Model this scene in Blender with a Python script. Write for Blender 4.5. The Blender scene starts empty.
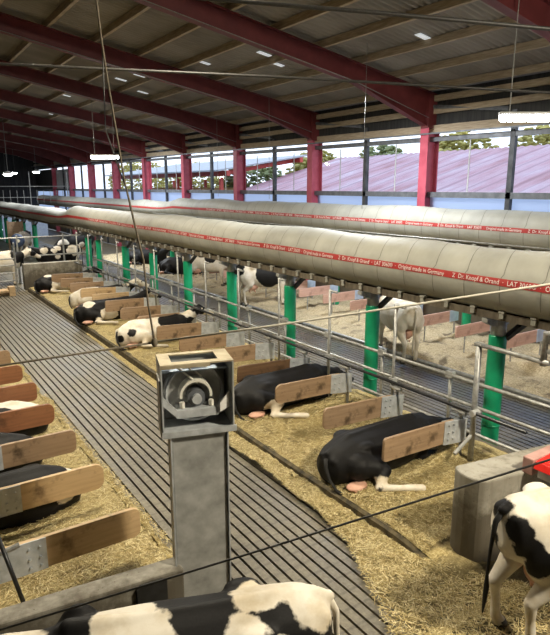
import bpy, bmesh, math, random
import numpy as np
from mathutils import Vector, Matrix, noise
SC = bpy.context.scene
COL = SC.collection
PI = math.pi
rnd = random.Random(7)

# ------------------------------------------------------------------ camera
CAM_H = 4.0
FOC = 580.0
PITCH = math.atan(130.5 / FOC)
YAW = math.atan(400.0 / math.hypot(FOC, 130.5))
cam_d = bpy.data.cameras.new('camera')
cam_d.sensor_fit = 'HORIZONTAL'
cam_d.sensor_width = 36.0
cam_d.lens = FOC / 550.0 * 36.0
cam_d.clip_end = 400
cam = bpy.data.objects.new('camera', cam_d)
cam.location = (0, 0, CAM_H)
cam.rotation_euler = (PI / 2 - PITCH, 0, -YAW)
COL.objects.link(cam)
SC.camera = cam

# ------------------------------------------------------------------ world, light, exposure
SC.view_settings.view_transform = 'Standard'
SC.view_settings.look = 'None'
SC.view_settings.gamma = 1.0
SC.view_settings.use_curve_mapping = False
SC.view_settings.exposure = 0.0
world = bpy.data.worlds.new('overcast_sky')
SC.world = world
world.use_nodes = True
wn = world.node_tree.nodes
wl = world.node_tree.links
wbg = wn['Background']
wtc = wn.new('ShaderNodeTexCoord')
wsep = wn.new('ShaderNodeSeparateXYZ')
wr = wn.new('ShaderNodeValToRGB')
wr.color_ramp.elements[0].position = 0.0
wr.color_ramp.elements[0].color = (0.80, 0.88, 1.0, 1)
wr.color_ramp.elements[1].position = 0.6
wr.color_ramp.elements[1].color = (0.62, 0.76, 1.0, 1)
wl.new(wtc.outputs['Generated'], wsep.inputs[0])
wl.new(wsep.outputs['Z'], wr.inputs[0])
wl.new(wr.outputs[0], wbg.inputs['Color'])
wbg.inputs['Strength'].default_value = 2.0


def area_light(name, loc, size, energy, color, rot=(0, 0, 0), size_y=None):
    d = bpy.data.lights.new(name, 'AREA')
    d.energy = energy
    d.color = color
    d.size = size
    if size_y:
        d.shape = 'RECTANGLE'
        d.size_y = size_y
    o = bpy.data.objects.new(name, d)
    o.location = loc
    o.rotation_euler = rot
    COL.objects.link(o)
    return o


WARM = (1.0, 0.90, 0.70)
COOL = (0.93, 0.97, 1.0)
# unseen lights: first read off the shadows, the rest added to brighten the hall
area_light('unseen_hall_light', (5.6, -1.2, 7.0), 0.7, 900, WARM, (math.radians(28), math.radians(4), 0))
area_light('unseen_hall_light', (3.0, 7.5, 7.3), 0.8, 520, WARM)  # from here on fill lights without fixtures, added for brightness
area_light('unseen_hall_light', (3.4, 14.5, 7.3), 0.9, 520, WARM)
area_light('unseen_hall_light', (4.2, 23.5, 7.2), 1.0, 600, (1.0, 0.9, 0.72))
area_light('unseen_hall_light', (9.2, 31.0, 6.6), 1.0, 900, COOL)
area_light('unseen_hall_light', (8.5, 43.0, 6.6), 1.2, 450, COOL)  # added to lift the dim far passage
area_light('unseen_hall_light', (10.2, 12.0, 6.2), 1.0, 520, COOL)  # added to brighten the bedding along the windows

# ------------------------------------------------------------------ helpers


def tag(o, label=None, cat=None, group=None, kind=None):
    if label:
        o['label'] = label
    if cat:
        o['category'] = cat
    if group:
        o['group'] = group
    if kind:
        o['kind'] = kind
    return o


class MB:
    def __init__(s):
        s.v = []
        s.f = []

    def add(s, vs, fs):
        n = len(s.v)
        s.v += [tuple(v) for v in vs]
        s.f += [tuple(i + n for i in f) for f in fs]
        return s

    def box(s, c, d, rz=0.0, M=None):
        x, y, z = d[0] / 2, d[1] / 2, d[2] / 2
        pts = [Vector((sx * x, sy * y, sz * z)) for sz in (-1, 1) for sy in (-1, 1) for sx in (-1, 1)]
        R = M if M is not None else Matrix.Rotation(rz, 3, 'Z')
        pts = [R @ p + Vector(c) for p in pts]
        return s.add(pts, [(0, 2, 3, 1), (4, 5, 7, 6), (0, 1, 5, 4), (2, 6, 7, 3), (0, 4, 6, 2), (1, 3, 7, 5)])

    def prism(s, outline, y0, y1, axis='y'):
        """outline in two axes, extruded along the third"""
        n = len(outline)
        vs = []
        for t in (y0, y1):
            for a, b in outline:
                if axis == 'y':
                    vs.append((a, t, b))
                elif axis == 'x':
                    vs.append((t, a, b))
                else:
                    vs.append((a, b, t))
        fs = [tuple(range(n)), tuple(range(2 * n - 1, n - 1, -1))]
        for i in range(n):
            j = (i + 1) % n
            fs.append((i, i + n, j + n, j))
        return s.add(vs, fs)

    def tube(s, pts, r, n=8, cap=True):
        P = [Vector(p) for p in pts]
        rs = r if isinstance(r, (list, tuple)) else [r] * len(P)
        vs, fs = [], []
        up = Vector((0, 0, 1))
        pu = None
        for i, p in enumerate(P):
            t = (P[min(i + 1, len(P) - 1)] - P[max(i - 1, 0)]).normalized()
            if pu is None:
                a = up if abs(t.z) < 0.9 else Vector((1, 0, 0))
                u = t.cross(a).normalized()
            else:
                u = (pu - t * pu.dot(t)).normalized()
            pu = u
            w = t.cross(u)
            for k in range(n):
                an = 2 * PI * k / n
                vs.append(p + (u * math.cos(an) + w * math.sin(an)) * rs[i])
        for i in range(len(P) - 1):
            for k in range(n):
                k2 = (k + 1) % n
                fs.append((i * n + k, i * n + k2, (i + 1) * n + k2, (i + 1) * n + k))
        if cap:
            fs.append(tuple(range(n - 1, -1, -1)))
            fs.append(tuple((len(P) - 1) * n + k for k in range(n)))
        return s.add(vs, fs)

    def ell(s, c, r, M=None, nu=14, nv=10):
        vs, fs = [], []
        R = M if M is not None else Matrix.Identity(3)
        c = Vector(c)
        vs.append(R @ Vector((0, 0, r[2])) + c)
        for i in range(1, nv):
            th = PI * i / nv
            for k in range(nu):
                ph = 2 * PI * k / nu
                vs.append(R @ Vector((r[0] * math.sin(th) * math.cos(ph), r[1] * math.sin(th) * math.sin(ph), r[2] * math.cos(th))) + c)
        vs.append(R @ Vector((0, 0, -r[2])) + c)
        for k in range(nu):
            fs.append((0, 1 + k, 1 + (k + 1) % nu))
        for i in range(nv - 2):
            for k in range(nu):
                a = 1 + i * nu
                fs.append((a + k, a + nu + k, a + nu + (k + 1) % nu, a + (k + 1) % nu))
        a = 1 + (nv - 2) * nu
        L = len(vs) - 1
        for k in range(nu):
            fs.append((a + k, L, a + (k + 1) % nu))
        return s.add(vs, fs)

    def loft(s, rings, n=20):
        """rings: (centre, axis_u, axis_v) ellipses, closed with caps"""
        vs, fs = [], []
        for c, u, v in rings:
            c, u, v = Vector(c), Vector(u), Vector(v)
            for k in range(n):
                a = 2 * PI * k / n
                vs.append(c + u * math.cos(a) + v * math.sin(a))
        for i in range(len(rings) - 1):
            for k in range(n):
                k2 = (k + 1) % n
                fs.append((i * n + k, i * n + k2, (i + 1) * n + k2, (i + 1) * n + k))
        fs.append(tuple(range(n - 1, -1, -1)))
        fs.append(tuple((len(rings) - 1) * n + k for k in range(n)))
        return s.add(vs, fs)

    def mesh(s, name, smooth=False):
        me = bpy.data.meshes.new(name)
        me.from_pydata([tuple(v) for v in s.v], [], s.f)
        bm = bmesh.new()
        bm.from_mesh(me)
        bmesh.ops.recalc_face_normals(bm, faces=bm.faces)
        bm.to_mesh(me)
        bm.free()
        if smooth:
            me.polygons.foreach_set('use_smooth', [True] * len(me.polygons))
        return me

    def build(s, name, mat, parent=None, smooth=False, loc=None, bevel=0.0):
        o = bpy.data.objects.new(name, s.mesh(name, smooth))
        o.data.materials.append(mat)
        COL.objects.link(o)
        if parent:
            o.parent = parent
        if loc:
            o.location = loc
        if bevel:
            b = o.modifiers.new('bevel', 'BEVEL')
            b.width = bevel
            b.segments = 2
            b.limit_method = 'ANGLE'
        return o


def empty(name, loc=(0, 0, 0), rz=0.0):
    o = bpy.data.objects.new(name, None)
    o.location = loc
    o.rotation_euler = (0, 0, rz)
    o.empty_display_size = 0.1
    COL.objects.link(o)
    return o



def copy_tree(o, parent=None):
    c = o.copy()
    COL.objects.link(c)
    if parent:
        c.parent = parent
    for ch in list(o.children):
        copy_tree(ch, c)
    return c


# ------------------------------------------------------------------ materials


class NT:
    def __init__(s, name, rough=0.6, metal=0.0):
        s.m = bpy.data.materials.new(name)
        s.m.use_nodes = True
        s.t = s.m.node_tree
        s.b = s.t.nodes['Principled BSDF']
        s.b.inputs['Roughness'].default_value = rough
        s.b.inputs['Metallic'].default_value = metal

    def n(s, typ, **kw):
        nd = s.t.nodes.new(typ)
        for k, v in kw.items():
            if k in nd.inputs.keys():
                nd.inputs[k].default_value = v
            else:
                setattr(nd, k, v)
        return nd

    def l(s, a, b):
        s.t.links.new(a, b)

    def coord(s, scale=(1, 1, 1), kind='Object'):
        tc = s.n('ShaderNodeTexCoord')
        mp = s.n('ShaderNodeMapping')
        mp.inputs['Scale'].default_value = scale
        s.l(tc.outputs[kind], mp.inputs['Vector'])
        return mp.outputs[0]

    def noise(s, vec, scale, detail=4.0, rough=0.55):
        nd = s.n('ShaderNodeTexNoise')
        nd.inputs['Scale'].default_value = scale
        nd.inputs['Detail'].default_value = detail
        nd.inputs['Roughness'].default_value = rough
        s.l(vec, nd.inputs['Vector'])
        return nd.outputs['Fac']

    def ramp(s, fac, stops):
        r = s.n('ShaderNodeValToRGB')
        e = r.color_ramp.elements
        while len(e) < len(stops):
            e.new(0.5)
        for i, (p, c) in enumerate(stops):
            e[i].position = p
            e[i].color = (c[0], c[1], c[2], 1)
        s.l(fac, r.inputs[0])
        return r.outputs[0]

    def mix(s, fac, a, b, mode='MIX'):
        m = s.n('ShaderNodeMix')
        m.data_type = 'RGBA'
        m.blend_type = mode
        for i, x in ((0, fac), (6, a), (7, b)):
            if hasattr(x, 'is_linked'):
                s.l(x, m.inputs[i])
            elif i == 0:
                m.inputs[0].default_value = x
            else:
                m.inputs[i].default_value = (x[0], x[1], x[2], 1)
        return m.outputs[2]

    def bump(s, h, strength=0.3, dist=0.02):
        b = s.n('ShaderNodeBump')
        b.inputs['Strength'].default_value = strength
        b.inputs['Distance'].default_value = dist
        s.l(h, b.inputs['Height'])
        s.l(b.outputs[0], s.b.inputs['Normal'])

    def base(s, c):
        if hasattr(c, 'is_linked'):
            s.l(c, s.b.inputs['Base Color'])
        else:
            s.b.inputs['Base Color'].default_value = (c[0], c[1], c[2], 1)
        return s.m


def two_tone(name, c1, c2, scale=6, rough=0.6, metal=0.0, stretch=(1, 1, 1), bump=0.15, lo=0.35, hi=0.65, dist=0.01, kind='Object'):
    t = NT(name, rough, metal)
    v = t.coord(stretch, kind)
    f = t.noise(v, scale, 5)
    t.base(t.ramp(f, [(lo, c1), (hi, c2)]))
    if bump:
        t.bump(f, bump, dist)
    return t.m


M = {}
M['slat'] = None
t = NT('slatted_concrete', 0.42)
v = t.coord()
f = t.noise(v, 1.1, 5)
f2 = t.noise(v, 22, 3)
c = t.ramp(f, [(0.3, (0.075, 0.063, 0.042)), (0.52, (0.135, 0.117, 0.080)), (0.75, (0.20, 0.175, 0.122))])
c = t.mix(0.3, c, t.ramp(f2, [(0.3, (0.07, 0.06, 0.045)), (0.7, (0.34, 0.31, 0.24))]))
# short cross grooves pressed in the walking surface
w = t.n('ShaderNodeTexWave', wave_type='BANDS', bands_direction='Y')
w.inputs['Scale'].default_value = 1.55
w.inputs['Distortion'].default_value = 0.6
t.l(v, w.inputs['Vector'])
c = t.mix(t.ramp(w.outputs['Fac'], [(0.02, (0.35, 0.35, 0.35)), (0.10, (0, 0, 0))]), c, (0.04, 0.035, 0.025))
t.base(c)
r = t.n('ShaderNodeMapRange')
r.inputs['From Min'].default_value = 0.35
r.inputs['From Max'].default_value = 0.65
r.inputs['To Min'].default_value = 0.44
r.inputs['To Max'].default_value = 0.6
t.l(f, r.inputs['Value'])
t.l(r.outputs[0], t.b.inputs['Roughness'])
t.bump(f2, 0.2, 0.01)
M['slat'] = t.m
M['pit'] = two_tone('slurry_pit', (0.008, 0.007, 0.005), (0.02, 0.017, 0.012), 3, 0.5)
M['dung'] = two_tone('dung_concrete', (0.075, 0.06, 0.03), (0.19, 0.155, 0.085), 3.5, 0.45, bump=0.4, dist=0.02)
M['concrete'] = None
t = NT('stained_concrete', 0.75)
v = t.coord()
f = t.noise(v, 2.2, 6)
vs_ = t.coord((9, 9, 0.9))
f2 = t.noise(vs_, 1.0, 4)
c = t.ramp(f, [(0.3, (0.20, 0.185, 0.15)), (0.55, (0.33, 0.31, 0.26)), (0.8, (0.42, 0.40, 0.345))])
c = t.mix(t.ramp(f2, [(0.5, (0, 0, 0)), (0.75, (0.6, 0.6, 0.6))]), c, (0.12, 0.10, 0.065))
vo = t.n('ShaderNodeTexVoronoi')
vo.inputs['Scale'].default_value = 14
t.l(v, vo.inputs['Vector'])
c = t.mix(t.ramp(vo.outputs['Distance'], [(0.06, (0.8, 0.8, 0.8)), (0.12, (0, 0, 0))]), c, (0.09, 0.075, 0.05))
# splashed dung on the lower part
tc = t.n('ShaderNodeTexCoord')
sp = t.n('ShaderNodeSeparateXYZ')
t.l(tc.outputs['Object'], sp.inputs[0])
ad = t.n('ShaderNodeMath', operation='MULTIPLY_ADD')
t.l(t.noise(v, 4.5, 5, 0.65), ad.inputs[0])
ad.inputs[1].default_value = -1.15
t.l(sp.outputs['Z'], ad.inputs[2])
c = t.mix(t.ramp(ad.outputs[0], [(-0.0, (0.8, 0.8, 0.8)), (0.34, (0, 0, 0))]), c, (0.06, 0.045, 0.026))
t.base(c)
t.bump(f, 0.3, 0.01)
M['concrete'] = t.m
M['kerb'] = two_tone('dirty_kerb', (0.03, 0.024, 0.012), (0.115, 0.088, 0.042), 9, 0.8, bump=0.5)


def straw_mat(name, a, b, c_, d, muddy=False):
    t = NT(name, 0.85)
    v = t.coord()
    f = t.noise(v, 2.6, 6, 0.65)
    f2 = t.noise(t.coord((60, 18, 40)), 1.0, 3, 0.7)
    f3 = t.noise(t.coord((16, 55, 40)), 1.0, 3, 0.7)
    mx = t.n('ShaderNodeMath', operation='MAXIMUM')
    t.l(f2, mx.inputs[0])
    t.l(f3, mx.inputs[1])
    c1 = t.ramp(mx.outputs[0], [(0.38, a), (0.52, b), (0.66, c_)])
    c1 = t.mix(t.ramp(f, [(0.30, (0.75, 0.75, 0.75)), (0.46, (0, 0, 0))]), c1, d)
    # droppings: separate dark brown blotches
    f4 = t.noise(t.coord((1.1, 1.5, 1)), 1.9, 3, 0.5)
    c1 = t.mix(t.ramp(f4, [(0.60, (0, 0, 0)), (0.70, (0.75, 0.75, 0.75))]), c1, (d[0] * 0.55, d[1] * 0.5, d[2] * 0.5))
    if muddy:
        sp = t.n('ShaderNodeSeparateXYZ')
        t.l(t.n('ShaderNodeTexCoord').outputs['Object'], sp.inputs[0])
        ma = t.n('ShaderNodeMath', operation='MULTIPLY_ADD')
        t.l(f, ma.inputs[0])
        ma.inputs[1].default_value = 1.6
        t.l(sp.outputs['Y'], ma.inputs[2])
        mr = t.n('ShaderNodeMapRange')
        mr.inputs['From Min'].default_value = 3.7
        mr.inputs['From Max'].default_value = 4.9
        mr.inputs['To Min'].default_value = 0.9
        mr.inputs['To Max'].default_value = 0.0
        t.l(ma.outputs[0], mr.inputs['Value'])
        c1 = t.mix(mr.outputs[0], c1, (0.085, 0.066, 0.026))
    t.base(c1)
    t.bump(mx.outputs[0], 0.7, 0.03)
    return t.m


M['straw'] = straw_mat('straw_bedding', (0.19, 0.14, 0.05), (0.38, 0.295, 0.12), (0.57, 0.47, 0.24), (0.12, 0.09, 0.04))
M['straw_muddy'] = straw_mat('spilt_muddy_straw', (0.17, 0.125, 0.045), (0.35, 0.27, 0.11), (0.53, 0.44, 0.22), (0.12, 0.09, 0.04), True)
M['straw_far'] = straw_mat('window_side_straw', (0.24, 0.18, 0.10), (0.44, 0.355, 0.21), (0.66, 0.56, 0.38), (0.12, 0.09, 0.055))
M['straw_dirty'] = straw_mat('trodden_straw', (0.13, 0.09, 0.025), (0.26, 0.19, 0.06), (0.44, 0.34, 0.13), (0.09, 0.07, 0.03))
t = NT('straw_stalk', 0.7)
oi = t.n('ShaderNodeAttribute', attribute_name='tint')
t.base(t.ramp(oi.outputs['Fac'], [(0.0, (0.21, 0.15, 0.05)), (0.5, (0.45, 0.35, 0.145)), (1.0, (0.74, 0.64, 0.37))]))
M['stalk'] = t.m


def wood(name, a, b, scuff=(0.05, 0.028, 0.012), rough=0.55):
    t = NT(name, rough)
    g = t.noise(t.coord((1.6, 30, 22)), 1.0, 4)
    v = t.coord()
    f = t.noise(v, 3.5, 6, 0.65)
    c = t.ramp(g, [(0.3, a), (0.7, b)])
    c = t.mix(t.ramp(f, [(0.54, (0, 0, 0)), (0.68, (0.8, 0.8, 0.8))]), c, scuff)
    t.base(c)
    t.bump(g, 0.12, 0.004)
    return t.m


M['board'] = wood('worn_brown_board', (0.27, 0.175, 0.10), (0.40, 0.27, 0.165))
M['board_tan'] = wood('pale_orange_board', (0.46, 0.31, 0.16), (0.62, 0.435, 0.24), (0.17, 0.10, 0.045))
M['board_red'] = wood('reddish_brown_board', (0.20, 0.078, 0.034), (0.33, 0.14, 0.062), (0.10, 0.045, 0.02))
M['board_pink'] = wood('pale_pink_board', (0.50, 0.30, 0.24), (0.62, 0.40, 0.33), (0.36, 0.21, 0.17))
M['board_dark'] = wood('dark_brown_board', (0.10, 0.055, 0.028), (0.19, 0.105, 0.05))
M['zinc'] = two_tone('galvanised_sheet', (0.40, 0.42, 0.43), (0.58, 0.60, 0.62), 9, 0.45, 0.2, bump=0.05)
M['zinc_dirty'] = two_tone('dull_galvanised_sheet', (0.30, 0.30, 0.285), (0.52, 0.52, 0.50), 5, 0.5, 0.2, bump=0.05)
M['zinc_blue'] = two_tone('bluish_sheet', (0.40, 0.50, 0.68), (0.52, 0.62, 0.78), 7, 0.5, 0.2, bump=0.05)
M['pipe'] = two_tone('galvanised_pipe', (0.24, 0.24, 0.23), (0.42, 0.42, 0.40), 12, 0.42, 0.35, bump=0.04)
M['pipe_black'] = two_tone('black_pipe', (0.012, 0.012, 0.013), (0.03, 0.03, 0.032), 12, 0.35, bump=0.0)
M['steel_dark'] = two_tone('dark_steel', (0.045, 0.047, 0.052), (0.085, 0.09, 0.10), 5, 0.5, 0.3, bump=0.04)
M['steel_grey'] = two_tone('grey_steel', (0.12, 0.13, 0.145), (0.20, 0.21, 0.23), 5, 0.5, 0.3, bump=0.04)
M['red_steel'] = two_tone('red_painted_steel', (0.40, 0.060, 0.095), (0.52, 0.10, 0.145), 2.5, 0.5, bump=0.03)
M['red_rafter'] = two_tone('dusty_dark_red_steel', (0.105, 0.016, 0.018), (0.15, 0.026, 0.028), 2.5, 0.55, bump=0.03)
M['purlin'] = two_tone('purlin_wood', (0.30, 0.235, 0.155), (0.46, 0.37, 0.26), 3, 0.75, stretch=(12, 1, 12), bump=0.08)
M['roofsheet'] = two_tone('fibre_cement_roof', (0.20, 0.178, 0.15), (0.30, 0.27, 0.23), 0.8, 0.85, stretch=(0.5, 1, 1), bump=0.0)
M['green'] = two_tone('green_plastic', (0.006, 0.26, 0.12), (0.012, 0.36, 0.17), 2.0, 0.32, bump=0.02)
t = NT('cream_fabric', 0.6)
v = t.coord()
f = t.noise(v, 1.7, 4)
c = t.ramp(f, [(0.3, (0.30, 0.295, 0.255)), (0.7, (0.40, 0.392, 0.34))])
t.base(c)
t.bump(t.noise(t.coord((1.2, 7, 1.2)), 1.0, 3), 0.25, 0.03)
M['fabric'] = t.m
M['seam'] = two_tone('grey_seam', (0.14, 0.14, 0.12), (0.22, 0.21, 0.18), 8, 0.7, bump=0)
M['band'] = two_tone('red_printed_band', (0.36, 0.026, 0.026), (0.44, 0.042, 0.038), 5, 0.5, bump=0)
M['white'] = two_tone('white_print', (0.78, 0.76, 0.72), (0.86, 0.84, 0.8), 5, 0.5, bump=0)
M['clip'] = two_tone('cream_clip', (0.62, 0.60, 0.52), (0.74, 0.72, 0.64), 9, 0.5, bump=0)
M['tray'] = two_tone('brown_tray_board', (0.085, 0.068, 0.046), (0.17, 0.14, 0.10), 4, 0.75, stretch=(1, 3, 1), bump=0.05)
M['rope'] = two_tone('pale_rope', (0.66, 0.61, 0.50), (0.80, 0.76, 0.66), 40, 0.8, bump=0.1)
M['rope_brown'] = two_tone('brown_rope', (0.12, 0.10, 0.07), (0.22, 0.18, 0.125), 40, 0.8, bump=0.1)
M['wire'] = two_tone('dark_wire', (0.012, 0.011, 0.010), (0.03, 0.028, 0.025), 30, 0.5, bump=0)
M['wire_grey'] = two_tone('grey_wire', (0.16, 0.16, 0.155), (0.26, 0.26, 0.25), 30, 0.5, bump=0)
M['black'] = two_tone('black_rubber', (0.006, 0.006, 0.006), (0.02, 0.02, 0.02), 8, 0.5, bump=0.05)
M['red_plastic'] = two_tone('red_plastic', (0.62, 0.018, 0.012), (0.72, 0.03, 0.02), 4, 0.35, bump=0)
M['pinkstone'] = two_tone('pinkish_block', (0.38, 0.20, 0.17), (0.50, 0.30, 0.26), 6, 0.8)
M['pink'] = two_tone('pink_skin', (0.56, 0.30, 0.21), (0.70, 0.42, 0.31), 9, 0.55, bump=0.05)
M['eye'] = two_tone('cow_eye', (0.008, 0.006, 0.005), (0.02, 0.015, 0.012), 4, 0.1, bump=0)
M['hoof'] = two_tone('hoof_horn', (0.05, 0.04, 0.03), (0.12, 0.095, 0.06), 8, 0.5)
M['curtain'] = two_tone('pale_blue_curtain', (0.40, 0.50, 0.74), (0.52, 0.61, 0.82), 0.7, 0.6, stretch=(1, 1, 6), bump=0.1)
nt = M['curtain'].node_tree
tl_ = nt.nodes.new('ShaderNodeBsdfTranslucent')
tl_.inputs[0].default_value = (0.66, 0.77, 0.98, 1)
mxs = nt.nodes.new('ShaderNodeMixShader')
mxs.inputs[0].default_value = 0.75
nt.links.new(nt.nodes['Principled BSDF'].outputs[0], mxs.inputs[1])
nt.links.new(tl_.outputs[0], mxs.inputs[2])
nt.links.new(mxs.outputs[0], nt.nodes['Material Output'].inputs[0])
M['darkwall'] = two_tone('dark_boarding', (0.022, 0.022, 0.022), (0.045, 0.043, 0.04), 2, 0.85, stretch=(6, 6, 0.4), bump=0.1)
M['paleclad'] = two_tone('pale_metal_cladding', (0.42, 0.43, 0.44), (0.55, 0.56, 0.57), 2, 0.5, stretch=(1, 8, 0.3), bump=0.05)
M['bluebrush'] = two_tone('dark_blue_bristles', (0.018, 0.035, 0.085), (0.05, 0.08, 0.16), 30, 0.7, bump=0.5)
M['lampbody'] = two_tone('lamp_housing', (0.45, 0.45, 0.44), (0.6, 0.6, 0.58), 5, 0.5, bump=0)
M['leaf'] = two_tone('autumn_leaves', (0.30, 0.26, 0.06), (0.62, 0.54, 0.17), 1.2, 0.7, bump=0.6, dist=0.2)
M['leaf_green'] = two_tone('green_leaves', (0.14, 0.18, 0.07), (0.38, 0.40, 0.17), 1.0, 0.7, bump=0.6, dist=0.2)
M['bark'] = two_tone('bark', (0.06, 0.045, 0.03), (0.14, 0.11, 0.08), 4, 0.9)
M['grass'] = two_tone('yard_ground', (0.22, 0.2, 0.16), (0.36, 0.34, 0.28), 0.5, 0.9)


def emis(name, col, st):
    m = bpy.data.materials.new(name)
    m.use_nodes = True
    b = m.node_tree.nodes['Principled BSDF']
    b.inputs['Base Color'].default_value = (0.8, 0.8, 0.8, 1)
    b.inputs['Emission Color'].default_value = (*col, 1)
    b.inputs['Emission Strength'].default_value = st
    return m


M['lit'] = emis('lit_diffuser', (0.97, 0.99, 1.0), 45)
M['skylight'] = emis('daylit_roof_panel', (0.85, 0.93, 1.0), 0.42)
# window pane: thin clear glass
m = bpy.data.materials.new('clear_pane')
m.use_nodes = True
nt = m.node_tree
nt.nodes.remove(nt.nodes['Principled BSDF'])
tr = nt.nodes.new('ShaderNodeBsdfTransparent')
tr.inputs[0].default_value = (0.95, 0.96, 0.97, 1)
gl = nt.nodes.new('ShaderNodeBsdfGlossy')
gl.inputs['Roughness'].default_value = 0.05
mx = nt.nodes.new('ShaderNodeMixShader')
mx.inputs[0].default_value = 0.035
nt.links.new(tr.outputs[0], mx.inputs[1])
nt.links.new(gl.outputs[0], mx.inputs[2])
nt.links.new(mx.outputs[0], nt.nodes['Material Output'].inputs[0])
M['pane'] = m
# neighbour roof: rows of red-brown tiles, paler and darker strips
t = NT('weathered_pink_roof', 0.6)
v = t.coord((0.12, 1.0, 1))
f = t.noise(v, 0.9, 4, 0.6)
c = t.ramp(f, [(0.28, (0.40, 0.17, 0.17)), (0.45, (0.58, 0.33, 0.36)), (0.58, (0.62, 0.42, 0.46)), (0.72, (0.74, 0.62, 0.66))])
w = t.n('ShaderNodeTexWave', wave_type='BANDS', bands_direction='Y')
w.inputs['Scale'].default_value = 0.45
t.l(t.coord(), w.inputs['Vector'])
c = t.mix(t.ramp(w.outputs['Fac'], [(0.0, (0.5, 0.5, 0.5)), (0.16, (0, 0, 0))]), c, (0.28, 0.15, 0.17))
t.base(c)
M['roof_pink'] = t.m


def coat_mat(name, black=(0.0045, 0.0042, 0.0045), white=(0.72, 0.67, 0.58)):
    t = NT(name, 0.6)
    t.b.inputs['Specular IOR Level'].default_value = 0.22
    at = t.n('ShaderNodeAttribute', attribute_name='patch')
    v = t.coord()
    nz = t.noise(v, 5.5, 4, 0.6)
    fine = t.noise(v, 60, 2)
    ad = t.n('ShaderNodeMath', operation='MULTIPLY_ADD')
    t.l(nz, ad.inputs[0])
    ad.inputs[1].default_value = 0.16
    t.l(at.outputs['Fac'], ad.inputs[2])
    f = t.ramp(ad.outputs[0], [(0.485, (0, 0, 0)), (0.505, (1, 1, 1))])
    # dung stains on the white coat, low down
    dn = t.noise(v, 3.0, 5, 0.65)
    wh = t.ramp(dn, [(0.42, white), (0.72, (white[0] * 0.72, white[1] * 0.64, white[2] * 0.5))])
    bl = t.ramp(fine, [(0.3, black), (0.8, (black[0] * 2.0, black[1] * 2.0, black[2] * 1.9))])
    t.base(t.mix(f, wh, bl))
    t.bump(fine, 0.12, 0.004)
    return t.m


M['coat'] = coat_mat('holstein_coat')
M['tail_dark'] = two_tone('black_tail_hair', (0.005, 0.005, 0.005), (0.014, 0.013, 0.012), 20, 0.85, stretch=(1, 1, 0.2))
M['tail_pale'] = two_tone('pale_tail_hair', (0.50, 0.44, 0.34), (0.70, 0.64, 0.54), 20, 0.7, stretch=(1, 1, 0.2))

# ------------------------------------------------------------------ structure: floors
S = 'structure'
PITCHX = 0.127


def slats(name, x0, x1, y0, y1):
    m = MB()
    x = x0
    while x < x1 - 0.02:
        m.box((x + (PITCHX - 0.03) / 2, (y0 + y1) / 2, -0.09), (PITCHX - 0.03, y1 - y0, 0.18))
        x += PITCHX
    o = m.build(name, M['slat'])
    tag(o, kind=S)
    return o


floor = MB().box((0, 25, -0.5), (30, 84, 0.1)).build('floor', M['pit'])
tag(floor, kind=S)
slats('floor_slats', 2.10, 4.42, 3.0, 60)
wet = M['slat'].copy()
wet.name = 'wet_slatted_concrete'
for nd in wet.node_tree.nodes:
    if nd.type == 'MAP_RANGE':
        nd.inputs['To Min'].default_value = 0.26
        nd.inputs['To Max'].default_value = 0.42
    if nd.type == 'BUMP':
        nd.inputs['Strength'].default_value = 0.1
wet.node_tree.nodes['Principled BSDF'].inputs['Coat Weight'].default_value = 0.7
wet.node_tree.nodes['Principled BSDF'].inputs['Coat Roughness'].default_value = 0.26
slats('floor_slats', 7.62, 9.86, -1.0, 60)
COL.objects['floor_slats.001'].data.materials[0] = wet
b1 = MB().box((5.97, 32.4, -0.24), (3.1, 59.4, 0.42)).build('floor_bed_base', M['dung'])
tag(b1, kind=S)
b2 = MB().box((11.75, 27, -0.24), (3.8, 66.0, 0.42)).build('floor_bed_base', M['dung'])
tag(b2, kind=S)
b3 = MB().box((-2.95, 33.0, -0.24), (10.1, 58.0, 0.42)).build('floor_bed_base', M['dung'])
tag(b3, kind=S)
b4 = MB().box((-2.9, -2.5, -0.24), (21.0, 13.0, 0.42)).build('floor_walkway', M['dung'])
tag(b4, kind=S)
b4.location = (0, 0, 0)


# bedding height
def bed_h(x, y, seed=0.0):
    return 0.06 * noise.noise((x * 1.3, y * 1.3, seed)) + 0.03 * noise.noise((x * 4, y * 4, seed + 3)) + 0.012 * noise.noise((x * 13, y * 13, seed + 5))


def right_edge(y):          # the kerb line of the middle row
    return np.interp(y, [2.5, 4, 6, 11, 17, 24], [4.50, 4.46, 4.44, 4.47, 4.5, 4.52])


def hR(x, y):
    e = right_edge(y)
    ramp_ = min(1, max(0, (x - e) / 0.25))
    near = min(1, max(0, (y - 3.35) / 0.75))
    stall = (y - 4.95) / 1.24
    mid = abs((stall % 1) - 0.5) * 2            # 1 under the boards, 0 between
    return 0.15 * near + 0.03 * (1 - near) + ramp_ * (0.02 + 0.05 * mid + bed_h(x, y) * 0.8)


def hL(x, y):
    ramp_ = min(1, max(0, (2.18 - x) / 0.3))
    return 0.015 + ramp_ * (0.02 + bed_h(x, y, 9) * 0.7 + 0.02)


def h2(x, y):
    ramp_ = min(1, max(0, (x - 10.02) / 0.3))
    return 0.02 + ramp_ * (0.05 + bed_h(x, y, 17) * 2.2 + 0.05)


def hSpill(x, y):
    return 0.02 + max(0, bed_h(x, y, 30)) * 0.9 + 0.02 * noise.noise((x * 7, y * 7, 1))


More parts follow.
